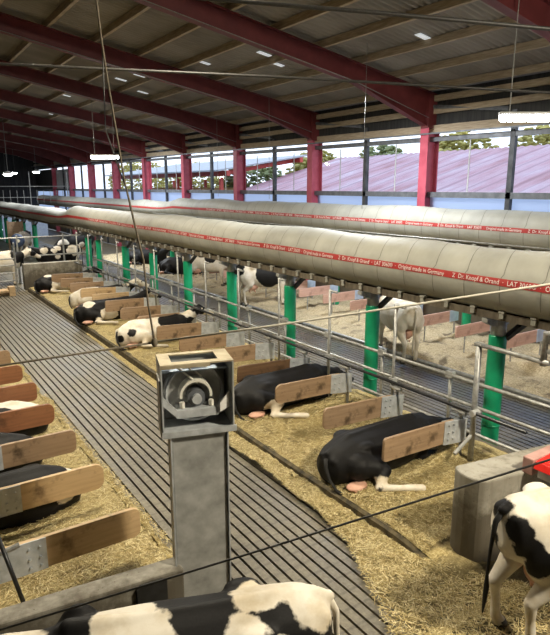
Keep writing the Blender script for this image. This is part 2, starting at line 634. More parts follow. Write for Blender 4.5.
def sheet(name, fx, xs, ys, mat, label, cat='straw'):
    vs, fs = [], []
    nx, ny = len(xs), len(ys)
    for y in ys:
        for x in xs:
            vs.append((x, y, fx(x, y)))
    for j in range(ny - 1):
        for i in range(nx - 1):
            a = j * nx + i
            fs.append((a, a + 1, a + nx + 1, a + nx))
    # skirt closes the pile down to the floor
    mbx = MB().add(vs, fs)
    ring = [i for i in range(nx)] + [j * nx + nx - 1 for j in range(1, ny)] + [(ny - 1) * nx + i for i in range(nx - 2, -1, -1)] + [j * nx for j in range(ny - 2, 0, -1)]
    low = [(vs[i][0], vs[i][1], -0.02) for i in ring]
    n0 = len(mbx.v)
    mbx.v += low
    L = len(ring)
    for k in range(L):
        k2 = (k + 1) % L
        mbx.f.append((ring[k], n0 + k, n0 + k2, ring[k2]))
    o = mbx.build(name, mat, smooth=True)
    tag(o, label, cat, kind='stuff')
    return o


def arange(a, b, s):
    n = max(2, int(round((b - a) / s)) + 1)
    return list(np.linspace(a, b, n))


# middle row bedding
vsx = [0.0, 0.03, 0.08, 0.16, 0.28] + arange(0.4, 2.75, 0.09)


def bed_right():
    ys = arange(3.3, 24.0, 0.09)
    vs, fs = [], []
    nx = len(vsx)
    for y in ys:
        e = right_edge(y)
        for x in vsx:
            vs.append((e + 0.02 + x, y, hR(e + 0.02 + x, y)))
    for j in range(len(ys) - 1):
        for i in range(nx - 1):
            a = j * nx + i
            fs.append((a, a + 1, a + nx + 1, a + nx))
    m_ = MB().add(vs, fs)
    o = m_.build('straw_bedding', M['straw'], smooth=True)
    tag(o, 'deep golden chopped straw bedding in the middle row of stalls, on the concrete kerb', 'straw', kind='stuff')


bed_right()
sheet('straw_bedding', hL, arange(-1.2, 2.2, 0.09), arange(4.5, 15.0, 0.09), M['straw'], 'golden straw bedding under the boards beside the slatted aisle, behind the low concrete wall')
sheet('straw_bedding', h2, arange(10.0, 13.5, 0.12), arange(4.5, 34.0, 0.14), M['straw_far'], 'pale straw bedding in the row of stalls along the windows')


# spilt straw on the aisle edge and around the wall end
def spill():
    vs, fs = [], []
    ys = arange(1.2, 16.0, 0.08)
    nx = 24
    for y in ys:
        e = right_edge(y) + 0.03
        wdt = np.interp(y, [2.2, 2.8, 3.2, 3.7, 4.4, 5.2, 6.5, 8, 11, 13, 16], [1.25, 1.2, 0.98, 0.75, 0.42, 0.34, 0.27, 0.30, 0.25, 0.20, 0.15]) * (1 + 0.22 * noise.noise((y * 1.7, 3, 0)) + 0.10 * noise.noise((y * 6, 7, 0)))
        e2 = np.interp(y, [2.2, 3.2, 3.27, 3.72, 4.05, 4.35, 20], [6.6, 6.6, 4.95, 4.92, e + 0.30, e, e])
        for i in range(nx):
            s_ = i / (nx - 1)
            x = e - wdt + s_ * (e2 - e + wdt)
            near = min(1, max(0, (4.4 - y) / 0.6))
            z = 0.006 + min(1, s_ * 4) * max(0.0, hSpill(x, y)) * (0.35 + 0.65 * near) + 0.11 * max(0, s_ - 0.3) * near
            vs.append((x, y, z))
    for j in range(len(ys) - 1):
        for i in range(nx - 1):
            a = j * nx + i
            fs.append((a, a + 1, a + nx + 1, a + nx))
    o = MB().add(vs, fs).build('spilt_straw', M['straw_muddy'], smooth=True)
    tag(o, 'loose yellow straw spilt along the aisle edge of the kerb and round the concrete wall end', 'straw', kind='stuff')


spill()


def spill_left():
    vs, fs = [], []
    ys = arange(4.55, 14.0, 0.09)
    nx = 8
    for y in ys:
        w_ = 0.10 + 0.09 * noise.noise((y * 1.5, 11, 0)) + 0.06 * noise.noise((y * 5, 4, 0))
        for i in range(nx):
            s_ = i / (nx - 1)
            x = 2.17 + s_ * max(0.02, w_)
            vs.append((x, y, 0.008 + (1 - s_) * 0.03 * (1 + noise.noise((x * 9, y * 9, 2)))))
    for j in range(len(ys) - 1):
        for i in range(nx - 1):
            a = j * nx + i
            fs.append((a, a + 1, a + nx + 1, a + nx))
    o = MB().add(vs, fs).build('spilt_straw', M['straw_dirty'], smooth=True)
    tag(o, 'thin trodden straw at the slatted aisle edge below the orange and reddish boards', 'straw', kind='stuff')


spill_left()

# single straw stalks, too many to count
rs = np.random.RandomState(3)


def stalks(name, label, n, sampler, hf, lmin=0.03, lmax=0.095, wd=0.0033):
    P = np.array([sampler() for _ in range(n)])
    vs = np.zeros((n, 4, 3))
    tint = rs.rand(n)
    for i in range(n):
        x, y = P[i]
        z = hf(x, y) + 0.006 + rs.rand() * 0.012
        a = rs.rand() * 2 * PI
        L = (lmin + rs.rand() * (lmax - lmin)) / 2
        tl = (rs.rand() - 0.35) * 0.5
        d = np.array([math.cos(a), math.sin(a), tl]) * L
        w_ = np.array([-math.sin(a), math.cos(a), (rs.rand() - 0.5) * 1.2]) * wd
        c_ = np.array([x, y, z + abs(tl) * L * 0.5])
        vs[i] = [c_ - d - w_, c_ - d + w_, c_ + d + w_, c_ + d - w_]
    me = bpy.data.meshes.new(name)
    me.vertices.add(n * 4)
    me.vertices.foreach_set('co', vs.reshape(-1))
    me.loops.add(n * 4)
    me.loops.foreach_set('vertex_index', np.arange(n * 4, dtype=np.int32))
    me.polygons.add(n)
    me.polygons.foreach_set('loop_start', np.arange(0, n * 4, 4, dtype=np.int32))
    me.polygons.foreach_set('loop_total', np.full(n, 4, dtype=np.int32))
    a_ = me.attributes.new('tint', 'FLOAT', 'POINT')
    a_.data.foreach_set('value', np.repeat(tint, 4))
    me.update()
    me.validate()
    me.materials.append(M['stalk'])
    o = bpy.data.objects.new(name, me)
    COL.objects.link(o)
    tag(o, label, 'straw', kind='stuff')


def samp_r():
    y = 3.75 + (rs.rand() ** 1.5) * 9
    return right_edge(y) + 0.03 + rs.rand() * 2.4, y


def samp_s():
    y = 2.85 + (rs.rand() ** 1.25) * 6.2
    if rs.rand() < 0.14:
        y = 2.95 - abs(rs.randn()) * 0.45
    w_ = np.interp(y, [2.2, 2.8, 3.2, 3.7, 4.4, 5.2, 6.5, 8, 11, 13, 16], [1.3, 1.3, 1.1, 0.85, 0.5, 0.38, 0.32, 0.34, 0.28, 0.22, 0.2])
    e2 = np.interp(y, [2.2, 3.2, 3.71, 3.75, 20], [5.6, 4.7, 4.7, 4.45, 4.45])
    a = rs.rand() ** 0.8
    return right_edge(y) - w_ + a * (e2 - right_edge(y) + w_), y


def samp_l():
    y = 4.5 + (rs.rand() ** 1.4) * 7
    return 2.32 - (rs.rand() ** 1.1) * 2.4, y


stalks('straw_stalks', 'loose bright straw stalks strewn over the middle row bedding', 46000, samp_r, hR)
stalks('straw_stalks', 'loose straw stalks scattered on the aisle floor before the concrete wall end', 24000, samp_s, lambda x, y: 0.03 + max(0, hSpill(x, y)))
stalks('straw_stalks', 'loose straw stalks strewn under the pale orange boards', 22000, samp_l, lambda x, y: hL(min(x, 2.2), y))


# kerb of the middle row
def kerb():
    ys = arange(3.4, 24.0, 0.3)
    vs, fs = [], []
    for y in ys:
        e = right_edge(y)
        if y > 24.5:
            break
        q = min(1, max(0.05, (y - 3.35) / 0.75))
        vs += [(e - 0.06, y, -0.02), (e - 0.03, y, 0.13 * q), (e + 0.03, y, 0.155 * q), (e + 0.1, y, 0.15 * q), (e + 0.1, y, -0.02)]
    for j in range(len(ys) - 1):
        for k in range(5):
            k2 = (k + 1) % 5
            fs.append((j * 5 + k, j * 5 + k2, j * 5 + 5 + k2, j * 5 + 5 + k))
    fs += [(0, 1, 2, 3, 4), tuple(len(vs) - 5 + k for k in range(5))]
    o = MB().add(vs, fs).build('trim_kerb', M['kerb'])
    tag(o, kind=S)


kerb()
tag(MB().box((7.30, 13.5, 0.03), (0.22, 21, 0.22)).build('trim_head_kerb', M['concrete'], bevel=0.01), kind=S)

# ------------------------------------------------------------------ structure: roof and window wall
EX = 13.6
FRAMES = [1.2 + 5.46 * k for k in range(0, 11)]      # 1.2, 6.66, 12.12 ... 55.8
Z0, SL = 6.62, 0.172


def rz_top(x):
    return Z0 + SL * (EX - x)


def roof_side(name, sgn):
    m_ = MB()
    pit, amp = 0.17, 0.045
    ys = []
    y = -6.0
    vs, fs = [], []
    n = int(70 / pit * 8)
    for i in range(n + 1):
        y = -6 + 70.0 * i / n
        dz = amp * math.sin(2 * PI * y / pit)
        for x in (-0.05, 5, 10, 14.6):
            vs.append((sgn * x, y, rz_top(x) + 0.20 + dz))
    for i in range(n):
        for k in range(3):
            a = i * 4 + k
            fs.append((a, a + 1, a + 5, a + 4))
    o = m_.add(vs, fs).build(name, M['roofsheet'], smooth=True)
    tag(o, kind=S)


roof_side('ceiling', 1)
roof_side('ceiling_far_slope', -1)
# the walls out of the picture that close the hall
tag(MB().box((-13.7, 29, 3.3), (0.2, 70, 6.8)).build('wall_left', M['darkwall']), kind=S)
tag(MB().box((0, -6.1, 4.6), (28, 0.2, 9.4)).build('wall_back', M['darkwall']), kind=S)
tag(MB().box((0, 63.9, 4.6), (28, 0.2, 9.4)).build('wall_front', M['darkwall']), kind=S)


def ibeam_rafter(name, y):
    """tapered I section, deeper at the knee; web plus two flanges, in the plane of the frame"""
    o = empty(name, (0, y, 0))
    top = [(0.0, rz_top(0.0)), (EX + 0.15, rz_top(EX + 0.15))]
    bot = [(EX - 0.12, 5.66), (EX - 3.1, rz_top(EX - 3.1) - 0.50), (0.0, rz_top(0) - 0.46)]
    web = MB().prism([(x, z) for x, z in top] + [(EX + 0.15, 5.66)] + bot, -0.012, 0.012)
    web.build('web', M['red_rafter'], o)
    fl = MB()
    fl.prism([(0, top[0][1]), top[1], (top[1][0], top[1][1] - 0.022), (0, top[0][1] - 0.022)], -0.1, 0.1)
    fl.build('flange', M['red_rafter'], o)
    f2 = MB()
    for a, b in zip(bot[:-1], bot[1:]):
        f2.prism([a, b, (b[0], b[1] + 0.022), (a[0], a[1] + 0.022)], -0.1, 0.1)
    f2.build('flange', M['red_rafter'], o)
    return o


ORD = ['first', 'second', 'third', 'fourth', 'fifth', 'sixth', 'seventh', 'eighth', 'ninth', 'tenth', 'eleventh', 'twelfth', 'thirteenth', 'fourteenth', 'fifteenth', 'sixteenth', 'seventeenth']

for k, y in enumerate(FRAMES):
    if k < 1:
        continue
    o = ibeam_rafter('roof_rafter', y)
    if k == 1:
        lab = 'dark red steel rafter overhead at the top corner, above the bright fluorescent lamp'
    else:
        lab = 'dark red steel rafter on the %s red column from the fluorescent lamp' % ORD[k - 2]
    tag(o, lab, 'rafter', 'red roof rafters')
    c_ = empty('steel_column', (EX, y, 0))
    hw = 0.24
    MB().box((-hw + 0.012, 0, 2.83), (0.024, 0.30, 5.66)).build('flange', M['red_steel'], c_)
    MB().box((hw - 0.012, 0, 2.83), (0.024, 0.30, 5.66)).build('flange', M['red_steel'], c_)
    MB().box((0, 0, 2.83), (2 * hw - 0.04, 0.016, 5.66)).build('web', M['red_steel'], c_)
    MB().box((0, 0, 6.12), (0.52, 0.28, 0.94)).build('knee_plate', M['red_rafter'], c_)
    if k == 1:
        lab = 'red steel column below the rafter by the bright fluorescent lamp'
    else:
        lab = '%s red steel column from the fluorescent lamp along the window wall' % ORD[k - 2]
    tag(c_, lab, 'column', 'red steel columns of the window wall')

# purlins, running the length of the hall
px = [EX - 0.25 - 1.28 * k for k in range(10)]
for k, x in enumerate(px):
    m_ = MB()
    y = 0.5
    o = MB().box((x, 31.5, rz_top(x) + 0.085), (0.09, 63, 0.17), M=None).build('roof_purlin', M['purlin'])
    if k == 0:
        lab = 'pale wooden roof purlin lowest on the slope, over the window wall'
    else:
        lab = 'pale wooden roof purlin, %s one up the slope from the eave' % ORD[k]
    tag(o, lab, 'purlin', 'wooden roof purlins')

# small panels of daylight in the roof
for k, (x, y) in enumerate([(9.9, 14.6), (8.6, 16.6), (9.2, 14.2), (7.8, 21.5), (9.0, 22.5), (7.3, 27.0), (6.8, 32), (8.2, 33), (6.4, 38), (8.0, 20.2), (10.6, 9.8)]):
    o = MB().box((0, 0, 0), (0.4, 0.18, 0.012), M=Matrix.Rotation(math.atan(SL), 3, 'Y')).build('roof_light', M['skylight'], loc=(x, y, rz_top(x) + 0.145))
    tag(o, 'small bright daylit panel between the purlins of the dim roof', 'roof light', 'small daylit roof panels')

# eave: boards, header and sill along the wall
def along(x0, x1, za, zb, name, mat):
    # runs the length of the wall, rising very slightly down the hall
    y0, y1, g = -6.0, 64.0, 0.0095
    pts_ = [(y0, za + g * (y0 - 8)), (y1, za + g * (y1 - 8)), (y1, zb + g * (y1 - 8)), (y0, zb + g * (y0 - 8))]
    tag(MB().prism(pts_, x0, x1, axis='x').build(name, mat), kind=S)


along(EX - 0.02, EX + 0.06, 5.48, 5.70, 'trim_eave_board', M['purlin'])
tag(MB().box((EX + 0.10, 29, 6.17), (0.05, 70, 1.02)).build('wall_right_eave', M['darkwall']), kind=S)
tag(MB().box((EX - 0.02, 29, 6.12), (0.10, 70, 0.16)).build('trim_eave_rail', M['purlin']), kind=S)
tag(MB().box((EX - 0.02, 29, 6.46), (0.10, 70, 0.16)).build('trim_eave_rail', M['purlin']), kind=S)
along(EX, EX + 0.10, 5.25, 5.38, 'trim_header', M['steel_grey'])
along(EX - 0.30, EX - 0.25, 5.43, 5.47, 'trim_gutter_pipe', M['steel_grey'])
tag(MB().box((EX + 0.05, 29, 3.78), (0.12, 70, 0.16)).build('trim_sill', M['steel_grey']), kind=S)
tag(MB().box((EX + 0.16, 29, 0.45), (0.12, 70, 0.9)).build('wall_right', M['concrete']), kind=S)
# pale blue curtain under the sill, one length per bay, with the air gaps the posts leave
vs, fs = [], []
ny = 420
for j in range(ny + 1):
    y = -4 + 68.0 * j / ny
    for i in range(8):
        z = 0.9 + 2.82 * i / 7
        vs.append((EX + 0.16 + 0.02 * math.sin(i * 1.9 + y * 0.9), y, z))
for j in range(ny):
    for i in range(7):
        a = j * 8 + i
        fs.append((a, a + 1, a + 9, a + 8))
o = MB().add(vs, fs).build('wall_right_curtain', M['curtain'], smooth=True)
tag(o, kind=S)
wi = 0
for k in range(1, 10):
    y0, y1 = FRAMES[k], FRAMES[k + 1]
    # dark mid post
    po = MB().box((EX + 0.05, 0, 2.95), (0.12, 0.14, 5.9)).build('trim_mullion', M['steel_dark'], loc=(0, (y0 + y1) / 2, 0))
    tag(po, kind=S)
    if k < 9:
        for a, b in ((y0 + 0.13, (y0 + y1) / 2 - 0.07), ((y0 + y1) / 2 + 0.07, y1 - 0.13)):
            wi += 1
            fr = MB().box((0, (a + b) / 2, 4.58), (0.02, 0.03, 1.42)).build('window_%d' % wi, M['lampbody'], loc=(EX + 0.06, 0, 0))
            tag(fr, kind=S)
            MB().box((0, (a + b) / 2, 4.58), (0.006, b - a, 1.42)).build('pane', M['pane'], fr)
    else:
        MBk = MB()
        n = 60
        vs, fs = [], []
        for i in range(n + 1):
            yy = y0 + (y1 - y0) * i / n
            dx = 0.02 * (1 if (i // 2) % 2 else -1)
            vs += [(EX + 0.12 + dx, yy, 3.86), (EX + 0.12 + dx, yy, 5.5)]
        for i in range(n):
            fs.append((2 * i, 2 * i + 1, 2 * i + 3, 2 * i + 2))
        tag(MBk.add(vs, fs).build('wall_right_cladding', M['paleclad']), kind=S)
    # brace from column knee to the mid post
    br = MB().tube([(EX - 0.05, y0 - 0.05, 6.25), (EX + 0.02, (y0 + y1) / 2 - 2.73 * 2 + 0.2, 5.95)], 0.06, 6)
    br.build('trim_brace', M['steel_grey'])
    tag(COL.objects[-1], kind=S)

tag(MB().box((EX + 0.1, 60, 4.6), (0.1, 8.3, 2.0)).build('wall_right_end', M['darkwall']), kind=S)
# ------------------------------------------------------------------ outside
tag(MB().box((60, 40, -0.75), (92.0, 160, 0.5)).build('yard_ground', M['grass']), kind=S)


def neighbour_roof():
    e = empty('neighbour_building', (20.5, 18, 0))
    # corrugated slope rising away from the window wall
    vs, fs = [], []
    n = 320
    L0, L1 = -22.0, 17.0
    for i in range(n + 1):
        y = L0 + (L1 - L0) * i / n
        dz = 0.03 * math.sin(y * 2 * PI / 0.5)
        for x, z in ((0, 3.75), (4.5, 5.0), (8.8, 6.15)):
            vs.append((x, y, z + dz))
    for i in range(n):
        for k in range(2):
            a = i * 3 + k
            fs.append((a, a + 1, a + 4, a + 3))
    MB().add(vs, fs).build('roof', M['roof_pink'], e, smooth=True)
    MB().box((4.8, -2.5, 1.75), (8.4, 38.4, 3.5)).build('wall', M['paleclad'], e)
    MB().prism([(0.2, 3.6), (8.8, 5.9), (9.0, 3.6)], -21.8, 16.8).build('gable', M['paleclad'], e)
    e['label'] = 'low neighbouring building with a weathered pink and red tiled roof outside the windows'
    e['category'] = 'building'


neighbour_roof()


def tree(x, y, h, r, mat, label):
    e = empty('tree', (x, y, -0.5))
    MB().tube([(0, 0, 0), (0.1, 0, h * 0.55)], [0.25, 0.14], 8).build('trunk', M['bark'], e)
    m_ = MB()
    for i in range(1100):
        a = rnd.uniform(0, 2 * PI)
        u = rnd.uniform(-1, 1)
        q = rnd.uniform(0.45, 1.0) ** 0.5
        p = Vector((math.cos(a) * math.sqrt(1 - u * u) * r * q, math.sin(a) * math.sqrt(1 - u * u) * r * q, h * 0.62 + u * h * 0.38 * q))
        s_ = rnd.uniform(0.13, 0.30)
        m_.ell(p, (s_, s_ * 0.9, s_ * 0.45), Matrix.Rotation(rnd.uniform(0, 6), 3, 'Z') @ Matrix.Rotation(rnd.uniform(-0.7, 0.7), 3, 'X'), 6, 4)
    m_.build('crown', mat, e)
    tag(e, label, 'tree', 'trees beyond the neighbouring roof')


tree(36, 21.5, 8.6, 3.6, M['leaf'], 'yellow autumn tree behind the pink roof, right of the red column by the lamp')
tree(34, 27.5, 8.3, 3.2, M['leaf'], 'yellow autumn tree between the two near red columns, above the pink roof')
tree(30.5, 31.5, 7.4, 2.6, M['leaf_green'], 'green tree just left of the column, over the pink roof edge')
tree(30, 38.5, 7.4, 2.8, M['leaf'], 'golden tree seen through the second window bay')
tree(29, 46.5, 7.0, 3.0, M['leaf_green'], 'olive green tree seen past the red steel shed')
tree(30, 60, 7.2, 3.4, M['leaf'], 'orange yellow tree far down the yard')
tree(31, 80, 8.2, 4.4, M['leaf'], 'golden yellow tree at the far end of the yard')


def red_shed():
    e = empty('steel_shed', (19.5, 46, 0))
    for i in range(4):
        for xx in (0, 6):
            MB().box((xx, -10.5 + 7 * i, 2.3), (0.22, 0.22, 4.7)).build('post', M['shedred'], e)
    MB().box((0, 0, 4.9), (0.25, 23, 0.35)).build('beam', M['shedred'], e)
    MB().box((6, 0, 5.9), (0.25, 23, 0.35)).build('beam', M['shedred'], e)
    for i in range(4):
        MB().prism([(-0.3, 4.7), (6.4, 5.8), (6.4, 6.05), (-0.3, 4.95)], -10.6 + 7 * i, -10.4 + 7 * i).build('rafter', M['shedred'], e)
    MB().prism([(-0.8, 5.0), (6.8, 6.2), (6.8, 6.3), (-0.8, 5.1)], -11.5, 11.5).build('roof', M['paleclad'], e)
    for i in range(3):
        MB().box((3 + 0.1 * i, -4 + 5 * i, 2.0), (2.4, 4.0, 3.9)).build('stacked_load', M['shedload'], e)
    tag(e, 'open shed of bright red steel posts and beams outside the far windows', 'shed')


M['shedred'] = two_tone('bright_red_steel', (0.55, 0.07, 0.05), (0.66, 0.11, 0.08), 2, 0.5)
M['shedload'] = two_tone('orange_load', (0.55, 0.30, 0.10), (0.70, 0.48, 0.24), 0.9, 0.7)
red_shed()

# ------------------------------------------------------------------ concrete walls of the stall blocks
w_ = empty('concrete_wall', (0, 0, 0))
pts = []
for k in range(9):
    a = PI / 2 + PI * k / 8
    pts.append((4.86 + 0.11 * math.cos(a), 3.49 + 0.21 * math.sin(a)))
MB().prism(pts + [(9.5, 2.42), (9.5, 2.84)], -0.03, 1.06, axis='z').build('wall_body', M['concrete'], w_, bevel=0.02)
tag(w_, 'low concrete wall with rounded end beside the standing black and white cow', 'wall')
w_ = empty('concrete_wall', (0, 0, 0))
MB().prism([(-3.0, 4.72), (-3.0, 4.90), (1.84, 4.37), (1.84, 4.16)], -0.03, 0.74, axis='z').build('wall_body', M['concrete'], w_, bevel=0.02)
MB().prism([(1.41, 0.50), (1.41, 0.68), (1.45, 0.71), (1.64, 0.71), (1.68, 0.68), (1.68, 0.50), (1.64, 0.46), (1.45, 0.46)], 4.168, 4.26).build('black_hatch', M['black'], w_)
tag(w_, 'low concrete wall with a black hatch, in front of the pale orange boards', 'wall')
w_ = empty('concrete_wall', (0, 0, 0))
MB().box((5.62, 24.6, 0.5), (2.3, 0.3, 1.04)).build('wall_body', M['concrete'], w_, bevel=0.02)
tag(w_, 'low grey concrete wall closing the far end of the middle stall row', 'wall')

# red thing on the wall by the standing cow
r_ = empty('lick_holder', (5.52, 2.93, 1.05))
MB().prism([(-0.22, 0.10), (0.35, 0.12), (0.35, 0.22), (-0.18, 0.18)], -0.16, 0.16).build('red_lid', M['red_plastic'], r_, bevel=0.01)
MB().box((0.06, 0, 0.05), (0.46, 0.26, 0.10)).build('holder_base', M['zinc_dirty'], r_)
MB().box((0.06, 0.24, 0.09), (0.50, 0.12, 0.18)).build('pink_block', M['pinkstone'], r_, bevel=0.01)
tag(r_, 'bright red plastic lid with a pinkish block on the concrete wall by the standing cow', 'plastic lid')

# ------------------------------------------------------------------ stall dividers


def rounded(x0, x1, z0, z1, r, n=5, left=True, right=False):
    P = []
    def corner(cx, cz, a0):
        for k in range(n + 1):
            a = a0 + PI / 2 * k / n
            P.append((cx + r * math.cos(a), cz + r * math.sin(a)))
    if left:
        corner(x0 + r, z1 - r, PI / 2)
        corner(x0 + r, z0 + r, PI)
    else:
        P.extend([(x0, z1), (x0, z0)])
    if right:
        corner(x1 - r, z0 + r, 1.5 * PI)
        corner(x1 - r, z1 - r, 0)
    else:
        P.extend([(x1, z0), (x1, z1)])
    return P


def bolts(m_, x, zs, y, r=0.012):
    for z in zs:
        m_.tube([(x, y, z), (x, y - 0.03, z)], r, 6)


def divider_mid(y, mat, i, droop, tilt=0.0):
    """middle row: alley end at x=5, plate and pipe at x=6.45"""
    e = empty('stall_divider', (5.0, y, 0.53))
    MB().prism(rounded(0, 1.34, 0, 0.325, 0.05 + 0.02 * (i % 3), 4), -0.022, 0.022).build('board', mat, e, bevel=0.006)
    pl = MB().prism([(1.14, -0.01), (1.62, -0.05), (1.62, 0.30), (1.14, 0.335)], -0.034, -0.024)
    bolts(pl, 1.22, (0.06, 0.16, 0.27), -0.03)
    bolts(pl, 1.32, (0.06, 0.16, 0.27), -0.03)
    pl.build('mounting_plate', M['zinc'], e)
    pb = MB().prism([(1.14, 0.0), (1.62, -0.04), (1.62, 0.29), (1.14, 0.33)], 0.024, 0.034)
    pb.build('mounting_plate', M['zinc_dirty'], e)
    MB().tube([(1.58, 0, 0.20), (1.47, 0, 0.42)], 0.024, 8).tube([(1.46, -0.12, 0.425), (1.46, 0.12, 0.425)], 0.032, 8).build('pipe_clamp', M['zinc_dirty'], e)
    MB().tube([(1.56, 0, -0.02), (1.56, 0, -0.40)], 0.026, 8).build('foot_pipe', M['pipe'], e)
    e.rotation_euler = (0, tilt, 0)
    return e


mats_mid = ['board', 'board', 'board', 'board_dark', 'board', 'board', 'board', 'board', 'board', 'board', 'board_tan', 'board_tan', 'board', 'board', 'board']
for i in range(15):
    y = 4.95 + 1.235 * i
    e = divider_mid(y, M[mats_mid[i]], i, 0, tilt=(0.035, 0.05, 0.03, 0.045, 0.03)[i % 5])
    desc = 'beside the large black lying cow' if i == 0 else '%s from the concrete wall' % ORD[i]
    tag(e, '%s wooden stall divider in the middle row, %s' % ('dark brown' if mats_mid[i] == 'board_dark' else 'worn brown', desc), 'stall divider', 'stall dividers of the middle row')

mats_l = ['board_tan', 'board_tan', 'board', 'board_red', 'board_red', 'board_red', 'board', 'board', 'board']
names_l = {'board_tan': 'pale orange', 'board': 'worn brown', 'board_red': 'reddish brown'}
for i in range(8):
    y = 5.46 + 1.225 * i
    e = empty('stall_divider', (1.92, y, 0.34))
    MB().prism(rounded(-1.42, 0, 0, 0.335, 0.08 + 0.03 * (i % 2), 6, left=False, right=True), -0.024, 0.024).build('board', M[mats_l[i]], e, bevel=0.006)
    pl = MB().prism([(-1.52, 0.0), (-0.96, 0.0), (-0.96, 0.335), (-1.52, 0.335)], -0.036, -0.026)
    for xx in (-1.02, -1.12, -1.40):
        bolts(pl, xx, (0.06, 0.15, 0.26), -0.03)
    pl.build('mounting_plate', M['zinc'], e)
    MB().tube([(-1.46, 0, 0.30), (-1.46, 0, -0.40)], 0.03, 8).build('foot_pipe', M['pipe'], e)
    MB().tube([(-1.50, -0.04, 0.30), (-1.20, -0.06, 0.36)], 0.024, 8).build('pipe_clamp', M['pipe'], e)
    desc = ('behind the low wall with the black hatch' if i == 0 else '%s one back from the low wall with the black hatch' % ORD[i])
    tag(e, '%s wooden stall divider, %s' % (names_l[mats_l[i]], desc), 'stall divider', 'stall dividers beside the aisle')

for i in range(13):
    y = 7.42 + 1.255 * i
    e = empty('stall_divider', (11.0, y, 0.50))
    MB().prism(rounded(0, 1.45, 0, 0.28, 0.04, 4), -0.02, 0.02).build('board', M['board_pink'], e)
    MB().prism([(1.27, -0.01), (1.62, -0.01), (1.62, 0.29), (1.27, 0.29)], -0.034, -0.022).build('mounting_plate', M['zinc_blue'], e)
    MB().tube([(1.5, 0, 0), (1.5, 0, -0.45)], 0.025, 6).build('foot_pipe', M['pipe'], e)
    MB().tube([(0.35, 0, 0.02), (0.35, 0, -0.45)], 0.02, 6).build('foot_pipe', M['pipe'], e)
    desc = ('first of the window row' if i == 0 else '%s along the window row' % ORD[i])
    tag(e, 'pale pinkish stall divider board with bluish plate, %s' % desc, 'stall divider', 'stall dividers along the windows')

# ------------------------------------------------------------------ pipes of the middle row


def pipe_thing(name, pts, r, mat, label, cat, group=None, n=8):
    o = MB().tube(pts, r, n).build(name, mat, smooth=True)
    tag(o, label, cat, group)
    return o


pipe_thing('neck_rail', [(6.46, 3.9, 0.965), (6.46, 24.4, 0.965)], 0.026, M['pipe_black'], 'long dark neck rail joining the plates of the middle row dividers', 'rail')
pipe_thing('brisket_rail', [(6.98, 4.0, 0.40), (6.98, 24.4, 0.40)], 0.028, M['pipe'], 'low grey pipe running behind the middle row dividers near the floor', 'rail')


def uprights():
    ys = [4.74] + [6.3 + 1.62 * i for i in range(12)]
    for i, y in enumerate(ys):
        e = empty('stall_upright', (6.52, y, 0))
        z1 = 1.93 if i == 0 else 2.22
        MB().tube([(0, 0, 0.1), (0, 0, z1)], 0.024 if i else 0.04, 8).build('upright_pipe', M['pipe'], e, smooth=True)
        if i == 0:
            MB().box((0, 0, z1), (0.1, 0.1, 0.03)).build('cap', M['zinc_dirty'], e)
            MB().tube([(0, 0, 0.62), (-0.36, 0.0, 0.42)], 0.026, 8).tube([(0.02, -0.05, 0.965), (-0.12, -0.05, 0.965)], 0.045, 8).build('bracket', M['zinc_dirty'], e)
            lab = 'tall galvanised pipe upright by the green post and concrete wall'
        else:
            MB().box((0, 0, 0.97), (0.09, 0.10, 0.09)).build('clamp', M['zinc_dirty'], e)
            MB().tube([(0, 0, 2.19), (0.0, -0.2, 2.19)], 0.022, 6).build('arm', M['pipe'], e)
            lab = 'thin galvanised pipe upright, %s one along the middle row from the concrete wall' % ORD[i]
        tag(e, lab, 'upright', 'pipe uprights of the middle row')


uprights()
# gate bar at the near end, running toward the concrete wall
e = empty('gate_bar', (6.52, 4.74, 1.92))
MB().tube([(0, 0.05, 0), (-0.03, -1.02, 0)], 0.034, 8).build('bar', M['pipe'], e, smooth=True)
MB().tube([(-0.02, -0.94, -0.05), (-0.02, -0.94, 0.36), (-0.02, -1.35, 0.40)], 0.04, 8).tube([(-0.02, -0.98, 0.14), (-0.02, -1.35, 0.16)], 0.03, 8).tube([(-0.02, -1.35, 0.42), (-0.02, -1.35, -1.95)], 0.04, 8).build('end_frame', M['pipe'], e, smooth=True)
tag(e, 'galvanised gate bar with end frame reaching over the concrete wall near the green post', 'gate')

# two-bar rail between the posts and the second alley
e = empty('alley_rail', (7.28, 0, 0))
MB().tube([(0, 1.0, 1.06), (0, 24.5, 1.06)], 0.032, 8).build('top_bar', M['pipe'], e, smooth=True)
MB().tube([(0.02, 1.0, 0.67), (0.02, 24.5, 0.67)], 0.03, 8).build('lower_bar', M['pipe'], e, smooth=True)
for i in range(12):
    y = 5.80 + 2.5 * i * 0.62
    p_ = MB().tube([(0.03, y, 0.0), (0.03, y, 1.12)], 0.03, 8).build('rail_post', M['pipe'], e, smooth=True)
    MB().box((0.02, y, 1.07), (0.10, 0.13, 0.10)).build('bracket', M['zinc_dirty'], p_)
tag(e, 'pale two bar pipe railing running along the second slatted alley beside the green posts', 'railing')
pipe_thing('kerb_pipe', [(9.92, -0.5, 0.10), (9.92, 36, 0.10)], 0.05, M['pipe'], 'thick grey pipe lying along the edge of the pale straw by the second alley', 'pipe')

